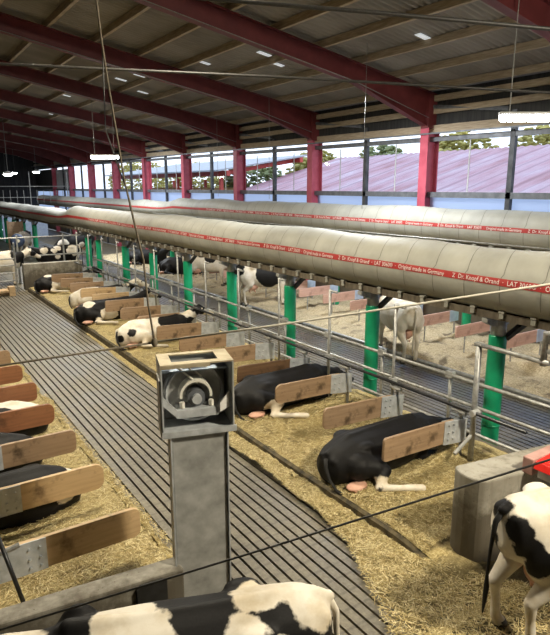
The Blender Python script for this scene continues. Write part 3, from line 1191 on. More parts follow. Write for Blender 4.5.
# gate and rails at the far crossing
e = empty('crossing_gate', (2.4, 24.2, 0))
for z in (0.45, 0.75, 1.05, 1.3):
    MB().tube([(0, 0, z), (1.75, 0.0, z)], 0.03, 6).build('bar', M['pipe'], e)
for x in (0.05, 1.1, 1.75):
    MB().tube([(x, 0, 0.0), (x, 0, 1.9)], 0.04, 6).build('gate_post', M['pipe'], e)
tag(e, 'grey pipe gate across the far end of the slatted aisle, before the white cow', 'gate')
e = MB().box((0, 0, 0.17), (1.3, 0.5, 0.10)).box((0, 0.12, 0.06), (1.2, 0.2, 0.14)).box((0.6, -0.15, 0.17), (0.22, 0.3, 0.36)).build('feed_step', M['board_tan'], loc=(3.2, 23.6, 0), bevel=0.01)
tag(e, 'low yellowish wooden step below the far pipe gate', 'step')
e = empty('crossing_rail', (4.4, 26.6, 0))
for z in (1.1, 1.9):
    MB().tube([(-2.5, 0, z), (3.2, 0, z)], 0.035, 6).build('bar', M['pipe'], e)
for x in (-1.6, 0.3, 2.2):
    MB().tube([(x, 0, 0), (x, 0, 2.0)], 0.04, 6).build('rail_post', M['pipe'], e)
tag(e, 'two bar pipe rail on posts beyond the concrete wall at the far crossing', 'railing')

# ------------------------------------------------------------------ green posts


def green_post(x, y, h, label, group, base=0.0, r=0.135):
    e = empty('green_post', (x, y, base))
    pts = [(0, 0, 0.0), (0, 0, 0.06), (0, 0, 0.5), (0, 0, 1.0), (0, 0, h - 0.32), (0, 0, h - 0.30)]
    MB().tube(pts, [r * 1.02, r, r, r * 1.01, r, r * 0.95], 18).build('sleeve', M['green'], e, smooth=True)
    MB().tube([(0, 0, 0.33), (0, 0, 0.36)], r + 0.008, 18).build('strap', M['green'], e, smooth=True)
    MB().tube([(0, 0, h - 0.36), (0, 0, h)], r * 0.86, 14).build('steel_head', M['zinc'], e, smooth=True)
    hb = MB().prism([(-0.36, 0.0), (0.36, 0.0), (0.36, -0.06), (0.12, -0.16), (-0.12, -0.16), (-0.36, -0.06)], -0.05, 0.05)
    hb.v = [(a, b, c + h) for a, b, c in hb.v]
    hb.build('bracket', M['zinc_dirty'], e)
    MB().tube([(0.05, -0.10, h - 0.34), (0.2, -0.42, h + 0.03)], 0.055, 4).build('diagonal_strut', M['steel_dark'], e)
    tag(e, label, 'post', group)
    return e


for i, y in enumerate([5.22, 7.97, 10.70, 13.40, 16.1, 18.82, 21.54, 24.75, 26.3, 37.1, 40.3, 43.4, 46.5, 49.2]):
    lab = ('thick green post nearest, standing behind the concrete wall end and tall pipe upright' if i == 0 else 'green sleeved post under the front fabric tube, %s from the concrete wall' % ORD[i])
    lab = lab.replace(' nearest,', '')
    green_post(7.62, y, 2.10, lab, 'green posts under the front fabric tube')
for i in range(9):
    y = 9.75 + 2.72 * i
    green_post(12.76, y, 2.42, 'green post in the straw under the rear fabric tube, %s from the lamp' % ORD[i], 'green posts under the rear fabric tube', 0.02, 0.12)
# ------------------------------------------------------------------ fabric tubes


def tube_surf(X0, zc, hw, hh, y, a, seg, wob):
    """point of the tube skin at distance y and angle a (0 = window side, pi = camera side)"""
    ph = (y / seg) % 1.0
    puff = 1.0 - 0.006 * math.exp(-((ph if ph < 0.5 else 1 - ph) / 0.06) ** 2) + 0.010 * math.sin(PI * ph)
    sag = noise.noise((y * 0.45, wob, 0.0))
    side = noise.noise((y * 0.33, wob + 5, 1.0))
    far = 1.0
    lo = 0.0
    if y > 27.5:
        far = 0.86
        lo = -0.09
        if y < 30.5:
            u = (y - 27.5) / 3.0
            far = 1.0 - 0.14 * u - 0.16 * math.sin(PI * u)
            lo = -0.09 * u
    s_, c_ = math.sin(a), math.cos(a)
    zz = hh * (s_ if s_ > 0 else max(s_, -0.94)) * far
    zz += 0.06 * sag * max(0.0, s_)
    return (X0 + hw * c_ * puff * (0.93 + 0.07 * far) + 0.08 * side, y, zc + zz * (puff if s_ > 0 else 1) + lo + (1 - far) * hh * -0.4)


def fabric_tube(X0, zc, hw, hh, y0, y1, wob, label, band_a, seg=0.62, text_y=5.72, period=2.66):
    e = empty('fabric_tube', (0, 0, 0))
    n = 40
    ys = arange(y0, y1, 0.062)
    vs, fs = [], []
    for y in ys:
        for k in range(n):
            vs.append(tube_surf(X0, zc, hw, hh, y, 2 * PI * k / n, seg, wob))
    for j in range(len(ys) - 1):
        for k in range(n):
            k2 = (k + 1) % n
            fs.append((j * n + k, j * n + k2, (j + 1) * n + k2, (j + 1) * n + k))
    MB().add(vs, fs).build('skin', M['fabric'], e, smooth=True)

    def off(y, a, d):
        p = Vector(tube_surf(X0, zc, hw, hh, y, a, seg, wob))
        return p + Vector((math.cos(a) / hw, 0, math.sin(a) / hh)).normalized() * d
    # printed band
    bw = 0.052 / hh
    vs, fs = [], []
    for y in ys:
        for k in range(5):
            vs.append(off(y, band_a + bw * (1 - k / 2), 0.004))
    for j in range(len(ys) - 1):
        for k in range(4):
            a = j * 5 + k
            fs.append((a, a + 1, a + 6, a + 5))
    band = MB().add(vs, fs).build('red_band', M['band'], e, smooth=True)
    # lettering
    cu = bpy.data.curves.new('lettering', 'FONT')
    cu.body = 'Z  Dr. Knopf & Orand  \u00b7  LAT 3060\u00ae  \u00b7  Original made in Germany'
    cu.size = 0.096
    cu.resolution_u = 2
    tmp = bpy.data.objects.new('lettering_source', cu)
    COL.objects.link(tmp)
    bpy.context.view_layer.update()
    dg = bpy.context.evaluated_depsgraph_get()
    tm = bpy.data.meshes.new_from_object(tmp.evaluated_get(dg))
    bpy.data.objects.remove(tmp)
    co = np.zeros(len(tm.vertices) * 3)
    tm.vertices.foreach_get('co', co)
    co = co.reshape(-1, 3)
    wid = co[:, 0].max() - co[:, 0].min()
    co[:, 0] -= co[:, 0].min()
    co[:, 0] *= (period - 0.16) / wid
    k = 0
    yt = text_y + period
    while yt - period > y0 - period and k < 1:
        k += 1
    for k in range(-1, 8):
        ys0 = text_y + period * k
        if ys0 - period < y0 or ys0 > y1:
            continue
        me = tm.copy()
        out = [off(ys0 - c[0], band_a + bw * (0.66 - (c[1] + 0.018) / 0.074), 0.008) for c in co]
        out = [off(ys0 - c[0], band_a - (c[1] - 0.032) / hh, 0.011) for c in co]
        me.vertices.foreach_set('co', np.array([tuple(p) for p in out]).reshape(-1))
        me.update()
        me.materials.clear()
        me.materials.append(M['white'])
        lo_ = bpy.data.objects.new('lettering', me)
        COL.objects.link(lo_)
        lo_.parent = band
    # stitched seams
    y = math.ceil(y0 / seg) * seg
    cnt = 0
    while y < min(y1, 34):
        va, fa = [], []
        m0 = 26
        for i in range(m0):
            a = PI * 0.42 + (band_a + 0.75 - PI * 0.42) * i / (m0 - 1)
            yy = y - 0.16 * max(0.0, math.sin((a - PI * 0.42) * 1.1)) * (1 if i < m0 * 0.6 else 0.8) + 0.10 * (1 - i / m0)
            p = Vector(tube_surf(X0, zc, hw, hh, yy, a, seg, wob))
            nrm = Vector((math.cos(a) / hw, 0, math.sin(a) / hh)).normalized()
            p += nrm * 0.0035
            va += [p + Vector((0, -0.006, 0)), p + Vector((0, 0.006, 0))]
        for i in range(m0 - 1):
            fa.append((2 * i, 2 * i + 1, 2 * i + 3, 2 * i + 2))
        MB().add(va, fa).build('seam', M['seam'], e)
        y += seg
    # tray with clips
    tb = MB().box((X0, (y0 + y1) / 2, zc - hh * 0.94 - 0.045), (hw * 1.24, y1 - y0, 0.11))
    tb.build('tray', M['tray'], e)
    cl = MB()
    y = y0 + 0.25
    i = 0
    while y < min(y1, 27):
        c_ = MB().box((X0 - hw * 0.62 - 0.02, y, zc - hh * 0.94 - 0.03), (0.03, 0.07, 0.07)).box((X0 - hw * 0.62 - 0.0, y, zc - hh * 0.94 + 0.03), (0.08, 0.09, 0.03))
        c_.build('clip', M['fabric'], e)
        y += 0.5
    tag(e, label, 'fabric tube')
    return e


fabric_tube(7.60, 2.655, 0.50, 0.475, 1.2, 58.0, 2.0, 'cream fabric tube with red printed band carried on the front row of green posts', PI * 0.965)
fabric_tube(12.76, 2.98, 0.47, 0.47, 1.2, 58.0, 9.0, 'cream fabric tube with red printed band running in front of the red columns', PI * 0.975, text_y=5.2)
pipe_thing('tube_rail', [(12.24, 1.0, 2.66), (12.24, 30.0, 2.64)], 0.018, M['pipe'], 'thin pale rail along the lower front of the rear fabric tube', 'rail')

# ------------------------------------------------------------------ winch housing on the sheet metal pillar


def winch():
    e = empty('winch_pillar', (2.08, 4.33, 0), math.radians(-17))
    # pillar, folded sheet
    MB().box((0, 0, 0.99), (0.47, 0.34, 1.98)).build('pillar', M['zinc_dirty'], e, bevel=0.012)
    pf = MB().box((-0.242, -0.17, 0.99), (0.012, 0.05, 1.96)).box((0.242, -0.17, 0.99), (0.012, 0.05, 1.96))
    pf.build('edge_flange', M['zinc'], e)
    W, D, z0, z1 = 0.61, 0.36, 1.97, 2.58
    t_ = 0.012
    MB().box((-W / 2 + t_ / 2, 0, (z0 + z1) / 2), (t_, D, z1 - z0)).build('side_panel', M['zinc'], e)
    MB().box((W / 2 - t_ / 2, 0, (z0 + z1) / 2), (t_, D, z1 - z0)).build('side_panel', M['zinc_dirty'], e)
    MB().box((0, D / 2 - t_ / 2, (z0 + z1) / 2), (W, t_, z1 - z0)).build('back_panel', M['zinc_dirty'], e)
    MB().box((0, -0.02, z0 + t_ / 2), (W, D + 0.04, t_)).box((0, -D / 2 - 0.03, z0 + 0.02), (W + 0.02, 0.02, 0.05)).build('base_panel', M['zinc'], e)
    # top plate with a rectangular opening
    tp = MB()
    tp.box((0, -D / 2 + 0.04, z1), (W, 0.08, t_)).box((0, D / 2 - 0.03, z1), (W, 0.06, t_))
    tp.box((-W / 2 + 0.05, 0.01, z1), (0.10, D - 0.14, t_)).box((W / 2 - 0.06, 0.01, z1), (0.12, D - 0.14, t_))
    tp.box((-0.1, -D / 2, z1 - 0.014), (W - 0.2, 0.012, 0.028))
    tp.build('top_panel', M['zinc_rust'], e)
    MB().box((0, 0.06, z1 - 0.10), (W - 0.05, D - 0.15, 0.01)).build('inner_shelf', M['zinc_blue'], e)
    # round drum plate with bearing
    dr = MB().tube([(0, 0.06, 2.26), (0, 0.09, 2.26)], 0.27, 40).build('drum', M['zinc_dirty'], e)
    def ring(r0, r1, y0, y1, a0=0.0, a1=2 * PI, n=36):
        vs, fs = [], []
        for i in range(n + 1):
            a = a0 + (a1 - a0) * i / n
            c, s_ = math.cos(a), math.sin(a)
            vs += [(r0 * c, y0, 2.26 + r0 * s_), (r1 * c, y0, 2.26 + r1 * s_), (r1 * c, y1, 2.26 + r1 * s_), (r0 * c, y1, 2.26 + r0 * s_)]
        for i in range(n):
            for k in range(4):
                k2 = (k + 1) % 4
                fs.append((i * 4 + k, i * 4 + k2, i * 4 + 4 + k2, i * 4 + 4 + k))
        return MB().add(vs, fs)
    ring(0.235, 0.252, 0.0, 0.06).build('rim', M['zinc'], dr)
    ring(0.118, 0.14, -0.06, 0.06, -0.15, PI + 0.15).build('bearing_arch', M['clip'], e)
    MB().tube([(0, -0.07, 2.24), (0, 0.06, 2.24)], 0.075, 24).build('bearing_hub', M['steel_grey'], e)
    MB().tube([(0, -0.11, 2.24), (0, -0.06, 2.24)], 0.042, 16).build('shaft_end', M['zinc'], e)
    bb = MB()
    for s_ in (-1, 1):
        bb.tube([(s_ * 0.125, -0.07, 2.165), (s_ * 0.125, -0.07, 2.215)], 0.024, 6)
    bb.build('bolt', M['clip'], e)
    MB().box((0, -0.02, 2.15), (0.34, 0.16, 0.025)).box((0, -0.105, 2.12), (0.36, 0.012, 0.07)).build('bearing_shelf', M['zinc'], e)
    # diagonal braces from the shelf to the housing sides
    MB().prism([(-0.295, 2.30), (-0.17, 2.16), (-0.17, 2.09), (-0.295, 2.22)], -0.12, -0.10).build('gusset', M['zinc'], e)
    MB().prism([(0.295, 2.30), (0.17, 2.16), (0.17, 2.09), (0.295, 2.22)], -0.12, -0.10).build('gusset', M['zinc'], e)
    MB().prism([(0.19, 2.12), (0.27, 2.16), (0.27, 2.30), (0.19, 2.20)], -0.14, -0.125).build('white_tag', M['white'], e)
    lat = MB()
    lat.tube([(-0.16, -0.03, 2.52), (0.02, -0.03, 2.36)], 0.009, 6).tube([(-0.08, -0.03, 2.53), (-0.03, -0.03, 2.48)], 0.008, 6).tube([(0.0, -0.03, 2.47), (0.05, -0.03, 2.42)], 0.008, 6)
    lat.build('scraper_linkage', M['clip'], e)
    MB().box((-W / 2 - 0.006, -0.05, 2.2), (0.012, 0.22, 0.5)).build('side_cover', M['zinc_dirty'], e)
    tag(e, 'dented sheet metal pillar carrying an open winch housing with a round bearing', 'winch')


M['zinc_rust'] = two_tone('dusty_sheet_metal', (0.30, 0.25, 0.16), (0.46, 0.40, 0.28), 6, 0.6, 0.25, bump=0.05)
winch()

# black bar leaning at the near low wall
pipe_thing('black_bar', [(0.52, 5.42, 0.98), (0.70, 5.10, 0.10)], 0.02, M['pipe_black'], 'thin black bar leaning against the grey plate of the pale orange board', 'bar')

# ------------------------------------------------------------------ lamps


def tube_lamp(x, y, z, label, rz=0.0):
    e = empty('ceiling_lamp', (x, y, z), rz)
    MB().box((0, 0, 0.045), (1.16, 0.12, 0.05)).build('housing', M['lampbody'], e, bevel=0.01)
    MB().tube([(-0.55, 0, -0.02), (0.55, 0, -0.02)], 0.07, 12).build('diffuser', M['lit'], e, smooth=True)
    top = rz_top(x) + 0.1 - z
    for s_ in (-1, 1):
        MB().tube([(s_ * 0.4, 0, 0.06), (s_ * 0.4, 0, top)], 0.008, 5).build('hanger', M['wire_grey'], e)
    tag(e, label, 'lamp', 'fluorescent lamps under the roof')
    return e


RZL = math.radians(-34)
tube_lamp(9.63, 6.30, 5.2, 'bright fluorescent lamp hanging by the red column at the upper corner', RZL)
tube_lamp(7.95, 24.3, 5.22, 'bright fluorescent lamp hanging over the front fabric tube in the middle distance', RZL)
tube_lamp(9.9, 56.0, 5.2, 'small distant lamp before the dark end wall', RZL)


def pendant(x, y, z, label):
    e = empty('pendant_lamp', (x, y, z))
    MB().loft([((0, 0, 0.10), (0.08, 0, 0), (0, 0.08, 0)), ((0, 0, 0.06), (0.16, 0, 0), (0, 0.16, 0)), ((0, 0, -0.06), (0.36, 0, 0), (0, 0.36, 0)), ((0, 0, -0.08), (0.36, 0, 0), (0, 0.36, 0))], 20).build('shade', M['lampbody'], e, smooth=True)
    MB().ell((0, 0, -0.10), (0.26, 0.26, 0.07), None, 14, 8).build('diffuser', M['lit'], e, smooth=True)
    MB().tube([(0, 0, 0.1), (0, 0, rz_top(x) + 0.24 - z)], 0.012, 5).build('hanger', M['wire_grey'], e)
    tag(e, label, 'lamp')


pendant(10.42, 48.4, 5.2, 'small pendant lamp hanging before the dark end wall, beside the red columns')
pendant(6.56, 37.8, 4.80, 'bright pendant lamp near the dark end wall, above the far fabric tube end')

# thin tie wires under the roof frames
pipe_thing('tie_cable', [(-3.0, 13.72, 6.1), (1.72, 10.47, 5.87), (5.36, 7.96, 5.67), (9.0, 5.45, 5.42), (11.0, 4.1, 5.3)], 0.022, M['wire'], 'dark sagging cable crossing the whole picture under the roof', 'cable')
pipe_thing('tie_cable', [(1.9, 8.05, 6.4), (3.48, 6.91, 6.23), (5.31, 5.63, 6.05), (7.09, 4.38, 5.85), (9.5, 2.7, 5.6)], 0.026, M['wire'], 'dark cable overhead near the top edge, leading to the corner rafter', 'cable')
for k, y in enumerate(FRAMES[2:7]):
    x0, x1 = EX - 0.4, 2.0
    pipe_thing('conduit', [(x1, y - 0.13, rz_top(x1) - 0.46), (EX - 3.1, y - 0.13, rz_top(EX - 3.1) - 0.50), (EX - 0.2, y - 0.13, 6.02 - 0.1)], 0.011, M['wire_grey'], 'thin pale conduit under the rafter of the %s red column from the bright lamp' % ORD[k], 'conduit', 'conduits under the rafters')
for k, (x, y, z) in enumerate([(10.2, 11.2, 3.45), (11.2, 17.0, 3.6), (12.2, 22.5, 3.6)]):
    pipe_thing('hanging_wire', [(x, y, z), (x, y, rz_top(x) + 0.19)], 0.006, M['wire_grey'], 'thin vertical wire hanging from the roof, %s from the bright lamp' % ORD[k], 'wire', 'thin hanging wires')

# ropes and wires close to the picture
pipe_thing('dark_wire', [(5.73, -0.64, 3.99), (2.4, 1.28, 2.82), (1.29, 1.92, 2.43), (0.18, 2.56, 2.05), (-2.0, 3.81, 1.3)], 0.005, M['wire'], 'thin dark wire stretched across in front of the winch pillar and concrete walls', 'wire')
pipe_thing('stretched_rope', [(-1.3, 4.96, 2.6), (0.4, 3.88, 2.9), (1.32, 3.3, 3.06)], 0.0065, M['rope_brown'], 'brown taut rope over the slatted aisle, tied to the hanging rope', 'rope')
pipe_thing('stretched_rope', [(1.32, 3.3, 3.06), (1.95, 2.91, 3.16), (3.51, 1.93, 3.43), (5.5, 0.68, 3.78)], 0.007, M['rope'], 'pale taut rope crossing in front of the red printed band', 'rope')
e = empty('hanging_rope', (0, 0, 0))
MB().tube([(1.18, 4.05, 8.3), (1.21, 3.78, 5.6), (1.22, 3.7, 5.08), (1.22, 3.66, 4.87), (1.23, 3.62, 4.63), (1.25, 3.56, 4.28), (1.26, 3.51, 4.04), (1.29, 3.45, 3.77), (1.31, 3.39, 3.56), (1.31, 3.35, 3.3), (1.32, 3.3, 3.06)], 0.0065, 8).build('rope_strand', M['rope_brown'], e, smooth=True)
MB().tube([(1.225, 3.66, 4.86), (1.215, 3.65, 4.6), (1.20, 3.62, 4.34), (1.26, 3.50, 4.0)], 0.004, 6).build('loose_strand', M['wire_grey'], e)
MB().ell((1.32, 3.3, 3.06), (0.02, 0.02, 0.03)).build('knot', M['rope_brown'], e, smooth=True)
tag(e, 'pale rope hanging from the roof and tied to the taut rope over the aisle', 'rope')

# blue cow brush and the panel at the far crossing
e = empty('cow_brush', (4.86, 27.3, 1.72))
MB().tube([(0, -0.1, 0), (0, 0.02, 0), (0, 0.14, 0)], [0.18, 0.30, 0.18], 22).build('bristles', M['bluebrush'], e, smooth=True)
MB().tube([(0, -0.16, 0), (0, -0.08, 0)], 0.07, 14).build('hub', M['clip'], e)
MB().tube([(0, 0.14, 0), (0, 0.3, 0.3), (0, 0.3, -1.7)], 0.04, 8).build('bracket', M['pipe'], e)
tag(e, 'round dark blue brush with a pale hub above the white cow', 'brush')
e = MB().box((0, 0, 1.35), (0.75, 0.06, 1.2)).box((-0.4, 0.05, 1.0), (0.1, 0.1, 2.0)).box((0.4, 0.05, 1.0), (0.1, 0.1, 2.0)).build('wooden_panel', M['board'], loc=(6.75, 38.2, 0))
tag(e, 'brown wooden panel on two posts between the far green posts', 'panel')
e = MB().tube([(4.2, 50, 4.05), (13.3, 50, 4.05)], 0.03, 6).tube([(4.2, 50, 3.2), (13.3, 50, 3.2)], 0.03, 6)
for i in range(19):
    e.tube([(4.2 + 0.5 * i, 50, 2.7), (4.2 + 0.5 * i, 50, 3.75)], 0.02, 5)
for i in range(4):
    e.tube([(4.4 + 2.9 * i, 50, 0), (4.4 + 2.9 * i, 50, 5.2)], 0.04, 6)
o = e.build('gallery_railing', M['pipe'])
tag(o, 'thin grey bar railing standing before the dark end wall above the far fabric tube', 'railing')
for k in range(4):
    e = MB().box((0, 0, 1.12), (0.9, 0.12, 2.3)).build('sheet_panel', M['zinc_blue'], loc=(7.2 + 1.25 * k, 50.5, 0))
    tag(e, 'pale bluish panel behind the far green posts, %s of the row' % ORD[k], 'panel', 'pale panels of the far cross passage')

# ------------------------------------------------------------------ cows


def remeshed(mb, name, vox, smooth_it=4):
    me = mb.mesh(name)
    o = bpy.data.objects.new(name, me)
    COL.objects.link(o)
    rm = o.modifiers.new('r', 'REMESH')
    rm.mode = 'VOXEL'
    rm.voxel_size = vox
    sm_ = o.modifiers.new('s', 'SMOOTH')
    sm_.factor = 0.5
    sm_.iterations = smooth_it
    bpy.context.view_layer.update()
    dg = bpy.context.evaluated_depsgraph_get()
    out = bpy.data.meshes.new_from_object(o.evaluated_get(dg))
    bpy.data.objects.remove(o)
    out.name = name
    out.polygons.foreach_set('use_smooth', [True] * len(out.polygons))
    return out


def limb(m_, pts, n=12):
    """pts: (x, y, z, r) or (x, y, z, r, flat)"""
    m_.tube([p[:3] for p in pts], [p[3] for p in pts], n)
    for p in pts:
        m_.ell(p[:3], (p[3],) * 3, None, 10, 8)


def head_parts(m_, P, d, up, s_=1.0):
    """head at poll P pointing along d; returns key points"""
    d = Vector(d).normalized()
    up = Vector(up)
    up = (up - d * up.dot(d)).normalized()
    sd = d.cross(up).normalized()
    P = Vector(P)
    rings = [(-0.05, 0.085, 0.10), (0.03, 0.105, 0.125), (0.14, 0.115, 0.135), (0.25, 0.095, 0.115), (0.36, 0.075, 0.09), (0.45, 0.075, 0.08), (0.51, 0.07, 0.068), (0.545, 0.045, 0.045)]
    m_.loft([(P + d * a * s_ - up * 0.04 * s_ * (a > 0.1), sd * b * s_, up * c * s_) for a, b, c in rings], 16)
    m_.ell(P + up * 0.085 * s_ - d * 0.01, (0.07 * s_, 0.07 * s_, 0.05 * s_))
    for k in (-1, 1):
        # ears, out to the side and a little back
        R = Matrix((sd * k, d, up)).transposed()
        m_.ell(P + sd * k * 0.17 * s_ + up * 0.02 * s_ - d * 0.01, (0.115 * s_, 0.035 * s_, 0.052 * s_), R, 10, 8)
        m_.ell(P + d * 0.15 * s_ + sd * k * 0.095 * s_ + up * 0.05 * s_, (0.045 * s_,) * 3)
    eyes = [P + d * 0.165 * s_ + sd * k * 0.122 * s_ + up * 0.045 * s_ for k in (-1, 1)]
    muzzle = P + d * 0.515 * s_ - up * 0.04 * s_
    return eyes, muzzle, (d, sd, up)


def cow_standing(head='level', vox=0.026, legs=0.0, turn=0.0):
    m_ = MB()
    Y, Z = Vector((0, 1, 0)), Vector((0, 0, 1))
    rings = [(-0.98, 1.14, 0.10, 0.16), (-0.93, 1.13, 0.20, 0.24), (-0.80, 1.12, 0.255, 0.30), (-0.60, 1.09, 0.285, 0.335), (-0.40, 1.05, 0.30, 0.365), (-0.15, 1.01, 0.335, 0.40), (0.15, 0.985, 0.36, 0.425), (0.42, 0.985, 0.335, 0.42), (0.62, 1.00, 0.285, 0.40), (0.80, 1.03, 0.22, 0.34), (0.92, 1.06, 0.14, 0.25)]
    m_.loft([((x, 0, z), Y * w, Z * h) for x, z, w, h in rings], 22)
    # hook and pin bones, spine, withers
    for s_ in (-1, 1):
        m_.ell((-0.45, s_ * 0.235, 1.315), (0.13, 0.07, 0.055))
        m_.ell((-0.89, s_ * 0.115, 1.275), (0.08, 0.055, 0.065))
        m_.ell((0.58, s_ * 0.17, 1.12), (0.17, 0.10, 0.30))
        m_.ell((-0.62, s_ * 0.19, 0.98), (0.25, 0.13, 0.30))
    limb(m_, [(-0.92, 0, 1.36, 0.045), (-0.6, 0, 1.395, 0.05), (-0.2, 0, 1.375, 0.05), (0.2, 0, 1.375, 0.05), (0.62, 0, 1.395, 0.06)])
    # tail head
    m_.ell((-0.95, 0, 1.33), (0.08, 0.045, 0.05))
    for s_ in (-1, 1):
        k = legs * s_
        limb(m_, [(0.60, s_ * 0.16, 0.85, 0.125), (0.58 + k * .3, s_ * 0.165, 0.66, 0.09), (0.62 + k, s_ * 0.16, 0.42, 0.06), (0.61 + k, s_ * 0.16, 0.18, 0.038), (0.625 + k, s_ * 0.16, 0.10, 0.05), (0.66 + k, s_ * 0.16, 0.045, 0.062)])
        k = -k
        limb(m_, [(-0.66, s_ * 0.17, 0.98, 0.18), (-0.56 + k * .4, s_ * 0.205, 0.76, 0.135), (-0.70 + k * .8, s_ * 0.19, 0.60, 0.085), (-0.80 + k, s_ * 0.175, 0.50, 0.062), (-0.775 + k, s_ * 0.17, 0.33, 0.042), (-0.755 + k, s_ * 0.17, 0.13, 0.05), (-0.70 + k, s_ * 0.17, 0.045, 0.064)])
    # neck and head
    ct, st = math.cos(turn), math.sin(turn)
    def T(x, y, z):
        dx = x - 0.75
        return (0.75 + dx * ct - y * st, dx * st + y * ct, z)
    if head == 'low':
        nk = [(0.72, 0, 1.12, 0.24), (0.98, 0, 1.02, 0.17), (1.22, 0, 0.84, 0.13)]
        P, d = T(1.28, 0, 0.80), (0.55 * ct, 0.55 * st, -0.83)
    elif head == 'up':
        nk = [(0.72, 0, 1.14, 0.24), (0.98, 0, 1.32, 0.17), (1.18, 0, 1.52, 0.13)]
        P, d = T(1.22, 0, 1.58), (0.9 * ct, 0.9 * st, -0.42)
    else:
        nk = [(0.72, 0, 1.12, 0.24), (1.0, 0, 1.22, 0.17), (1.26, 0, 1.32, 0.13)]
        P, d = T(1.32, 0, 1.36), (0.85 * ct, 0.85 * st, -0.5)
    limb(m_, [(*T(*p[:3]), p[3]) for p in nk])
    m_.ell(T(0.92, 0, 0.92), (0.15, 0.07, 0.20))
    eyes, muz, fr = head_parts(m_, P, d, (0, 0, 1))
    me = remeshed(m_, 'body', vox)
    info = dict(eyes=eyes, muz=muz, fr=fr, pose='stand', tail=[(-0.97, 0, 1.33, .032), (-1.03, 0.01, 1.22, .024), (-1.04, 0.03, 0.95, .016), (-1.035, 0.05, 0.70, .013), (-1.03, 0.05, 0.58, .024), (-1.03, 0.06, 0.44, .02), (-1.04, 0.06, 0.30, .006)], udder=[((-0.44, 0, 0.66), (0.22, 0.17, 0.16))],
                teats=[(-0.52, 0.08, 0.50), (-0.52, -0.08, 0.50), (-0.34, 0.08, 0.51), (-0.34, -0.08, 0.51)],
                hooves=[(0.67 + legs, 0.16), (0.67 - legs, -0.16), (-0.69 - legs, 0.17), (-0.69 + legs, -0.17)])
    return me, info


def cow_lying(side=-1, head='rest', vox=0.026, neck_turn=0.0):
    """lies along +x; side is where the legs stretch out"""
    m_ = MB()
    Y, Z = Vector((0, 1, 0)), Vector((0, 0, 1))
    s_ = side
    rings = [(-1.00, 0.30, 0.12, 0.16), (-0.94, 0.31, 0.24, 0.25), (-0.80, 0.34, 0.33, 0.33), (-0.58, 0.38, 0.39, 0.375), (-0.32, 0.385, 0.42, 0.385), (0.0, 0.375, 0.44, 0.38), (0.30, 0.375, 0.41, 0.385), (0.55, 0.40, 0.34, 0.38), (0.75, 0.44, 0.26, 0.34), (0.92, 0.49, 0.17, 0.26)]
    m_.loft([((x, -s_ * 0.04, z), Y * w, Z * h) for x, z, w, h in rings], 22)
    for q in (-1, 1):
        m_.ell((-0.47, -s_ * 0.06 + q * 0.25, 0.645), (0.15, 0.09, 0.07))
        m_.ell((-0.92, -s_ * 0.04 + q * 0.12, 0.48), (0.07, 0.06, 0.07))
    limb(m_, [(-0.92, -s_ * 0.05, 0.55, 0.05), (-0.55, -s_ * 0.05, 0.745, 0.055), (-0.1, -s_ * 0.05, 0.745, 0.05), (0.3, -s_ * 0.05, 0.745, 0.05), (0.62, -s_ * 0.03, 0.765, 0.06)])
    # upper hind leg stretched forward on the open side
    limb(m_, [(-0.62, s_ * 0.22, 0.38, 0.24), (-0.45, s_ * 0.36, 0.36, 0.17), (-0.38, s_ * 0.46, 0.32, 0.11), (-0.50, s_ * 0.54, 0.22, 0.08), (-0.58, s_ * 0.60, 0.17, 0.068), (-0.36, s_ * 0.74, 0.155, 0.050), (-0.22, s_ * 0.82, 0.15, 0.055), (-0.10, s_ * 0.89, 0.135, 0.060)])
    # under hind leg tucked
    limb(m_, [(-0.55, -s_ * 0.25, 0.25, 0.18), (-0.2, -s_ * 0.30, 0.14, 0.12), (-0.45, -s_ * 0.34, 0.07, 0.06)])
    # folded front legs
    for q in (-1, 1):
        limb(m_, [(0.60, q * 0.22, 0.36, 0.14), (0.55, q * 0.27, 0.18, 0.095), (0.90, q * 0.24, 0.09, 0.065), (0.98, q * 0.22, 0.08, 0.06), (0.74, q * 0.18, 0.05, 0.045), (0.66, q * 0.17, 0.05, 0.05)])
    ct, st = math.cos(neck_turn), math.sin(neck_turn)
    def T(x, y, z):
        dx = x - 0.75
        return (0.75 + dx * ct - y * st, dx * st + y * ct, z)
    if head == 'down':
        nk = [(0.72, 0, 0.52, 0.25), (1.0, 0, 0.52, 0.17), (1.25, 0, 0.46, 0.13)]
        P, d = T(1.30, 0, 0.46), (0.85 * ct, 0.85 * st, -0.45)
    else:
        nk = [(0.72, 0, 0.55, 0.25), (0.98, 0, 0.70, 0.175), (1.18, 0, 0.84, 0.135)]
        P, d = T(1.24, 0, 0.90), (0.88 * ct, 0.88 * st, -0.42)
    limb(m_, [(*T(*p[:3]), p[3]) for p in nk])
    m_.ell(T(0.92, 0, 0.36), (0.16, 0.09, 0.20))
    eyes, muz, fr = head_parts(m_, P, d, (0, 0, 1))
    me = remeshed(m_, 'body', vox)
    info = dict(eyes=eyes, muz=muz, fr=fr, pose='lie', tail=[(-0.97, -s_ * 0.03, 0.50, .034), (-1.02, s_ * 0.03, 0.38, .028), (-1.03, s_ * 0.12, 0.22, .022), (-1.0, s_ * 0.22, 0.09, .02), (-0.97, s_ * 0.30, 0.05, .03), (-0.90, s_ * 0.38, 0.035, .01)],
                udder=[((-0.76, s_ * 0.36, 0.145), (0.16, 0.11, 0.05))], teats=[(-0.70, s_ * 0.45, 0.14), (-0.84, s_ * 0.43, 0.14)], hooves=[])
    return me, info


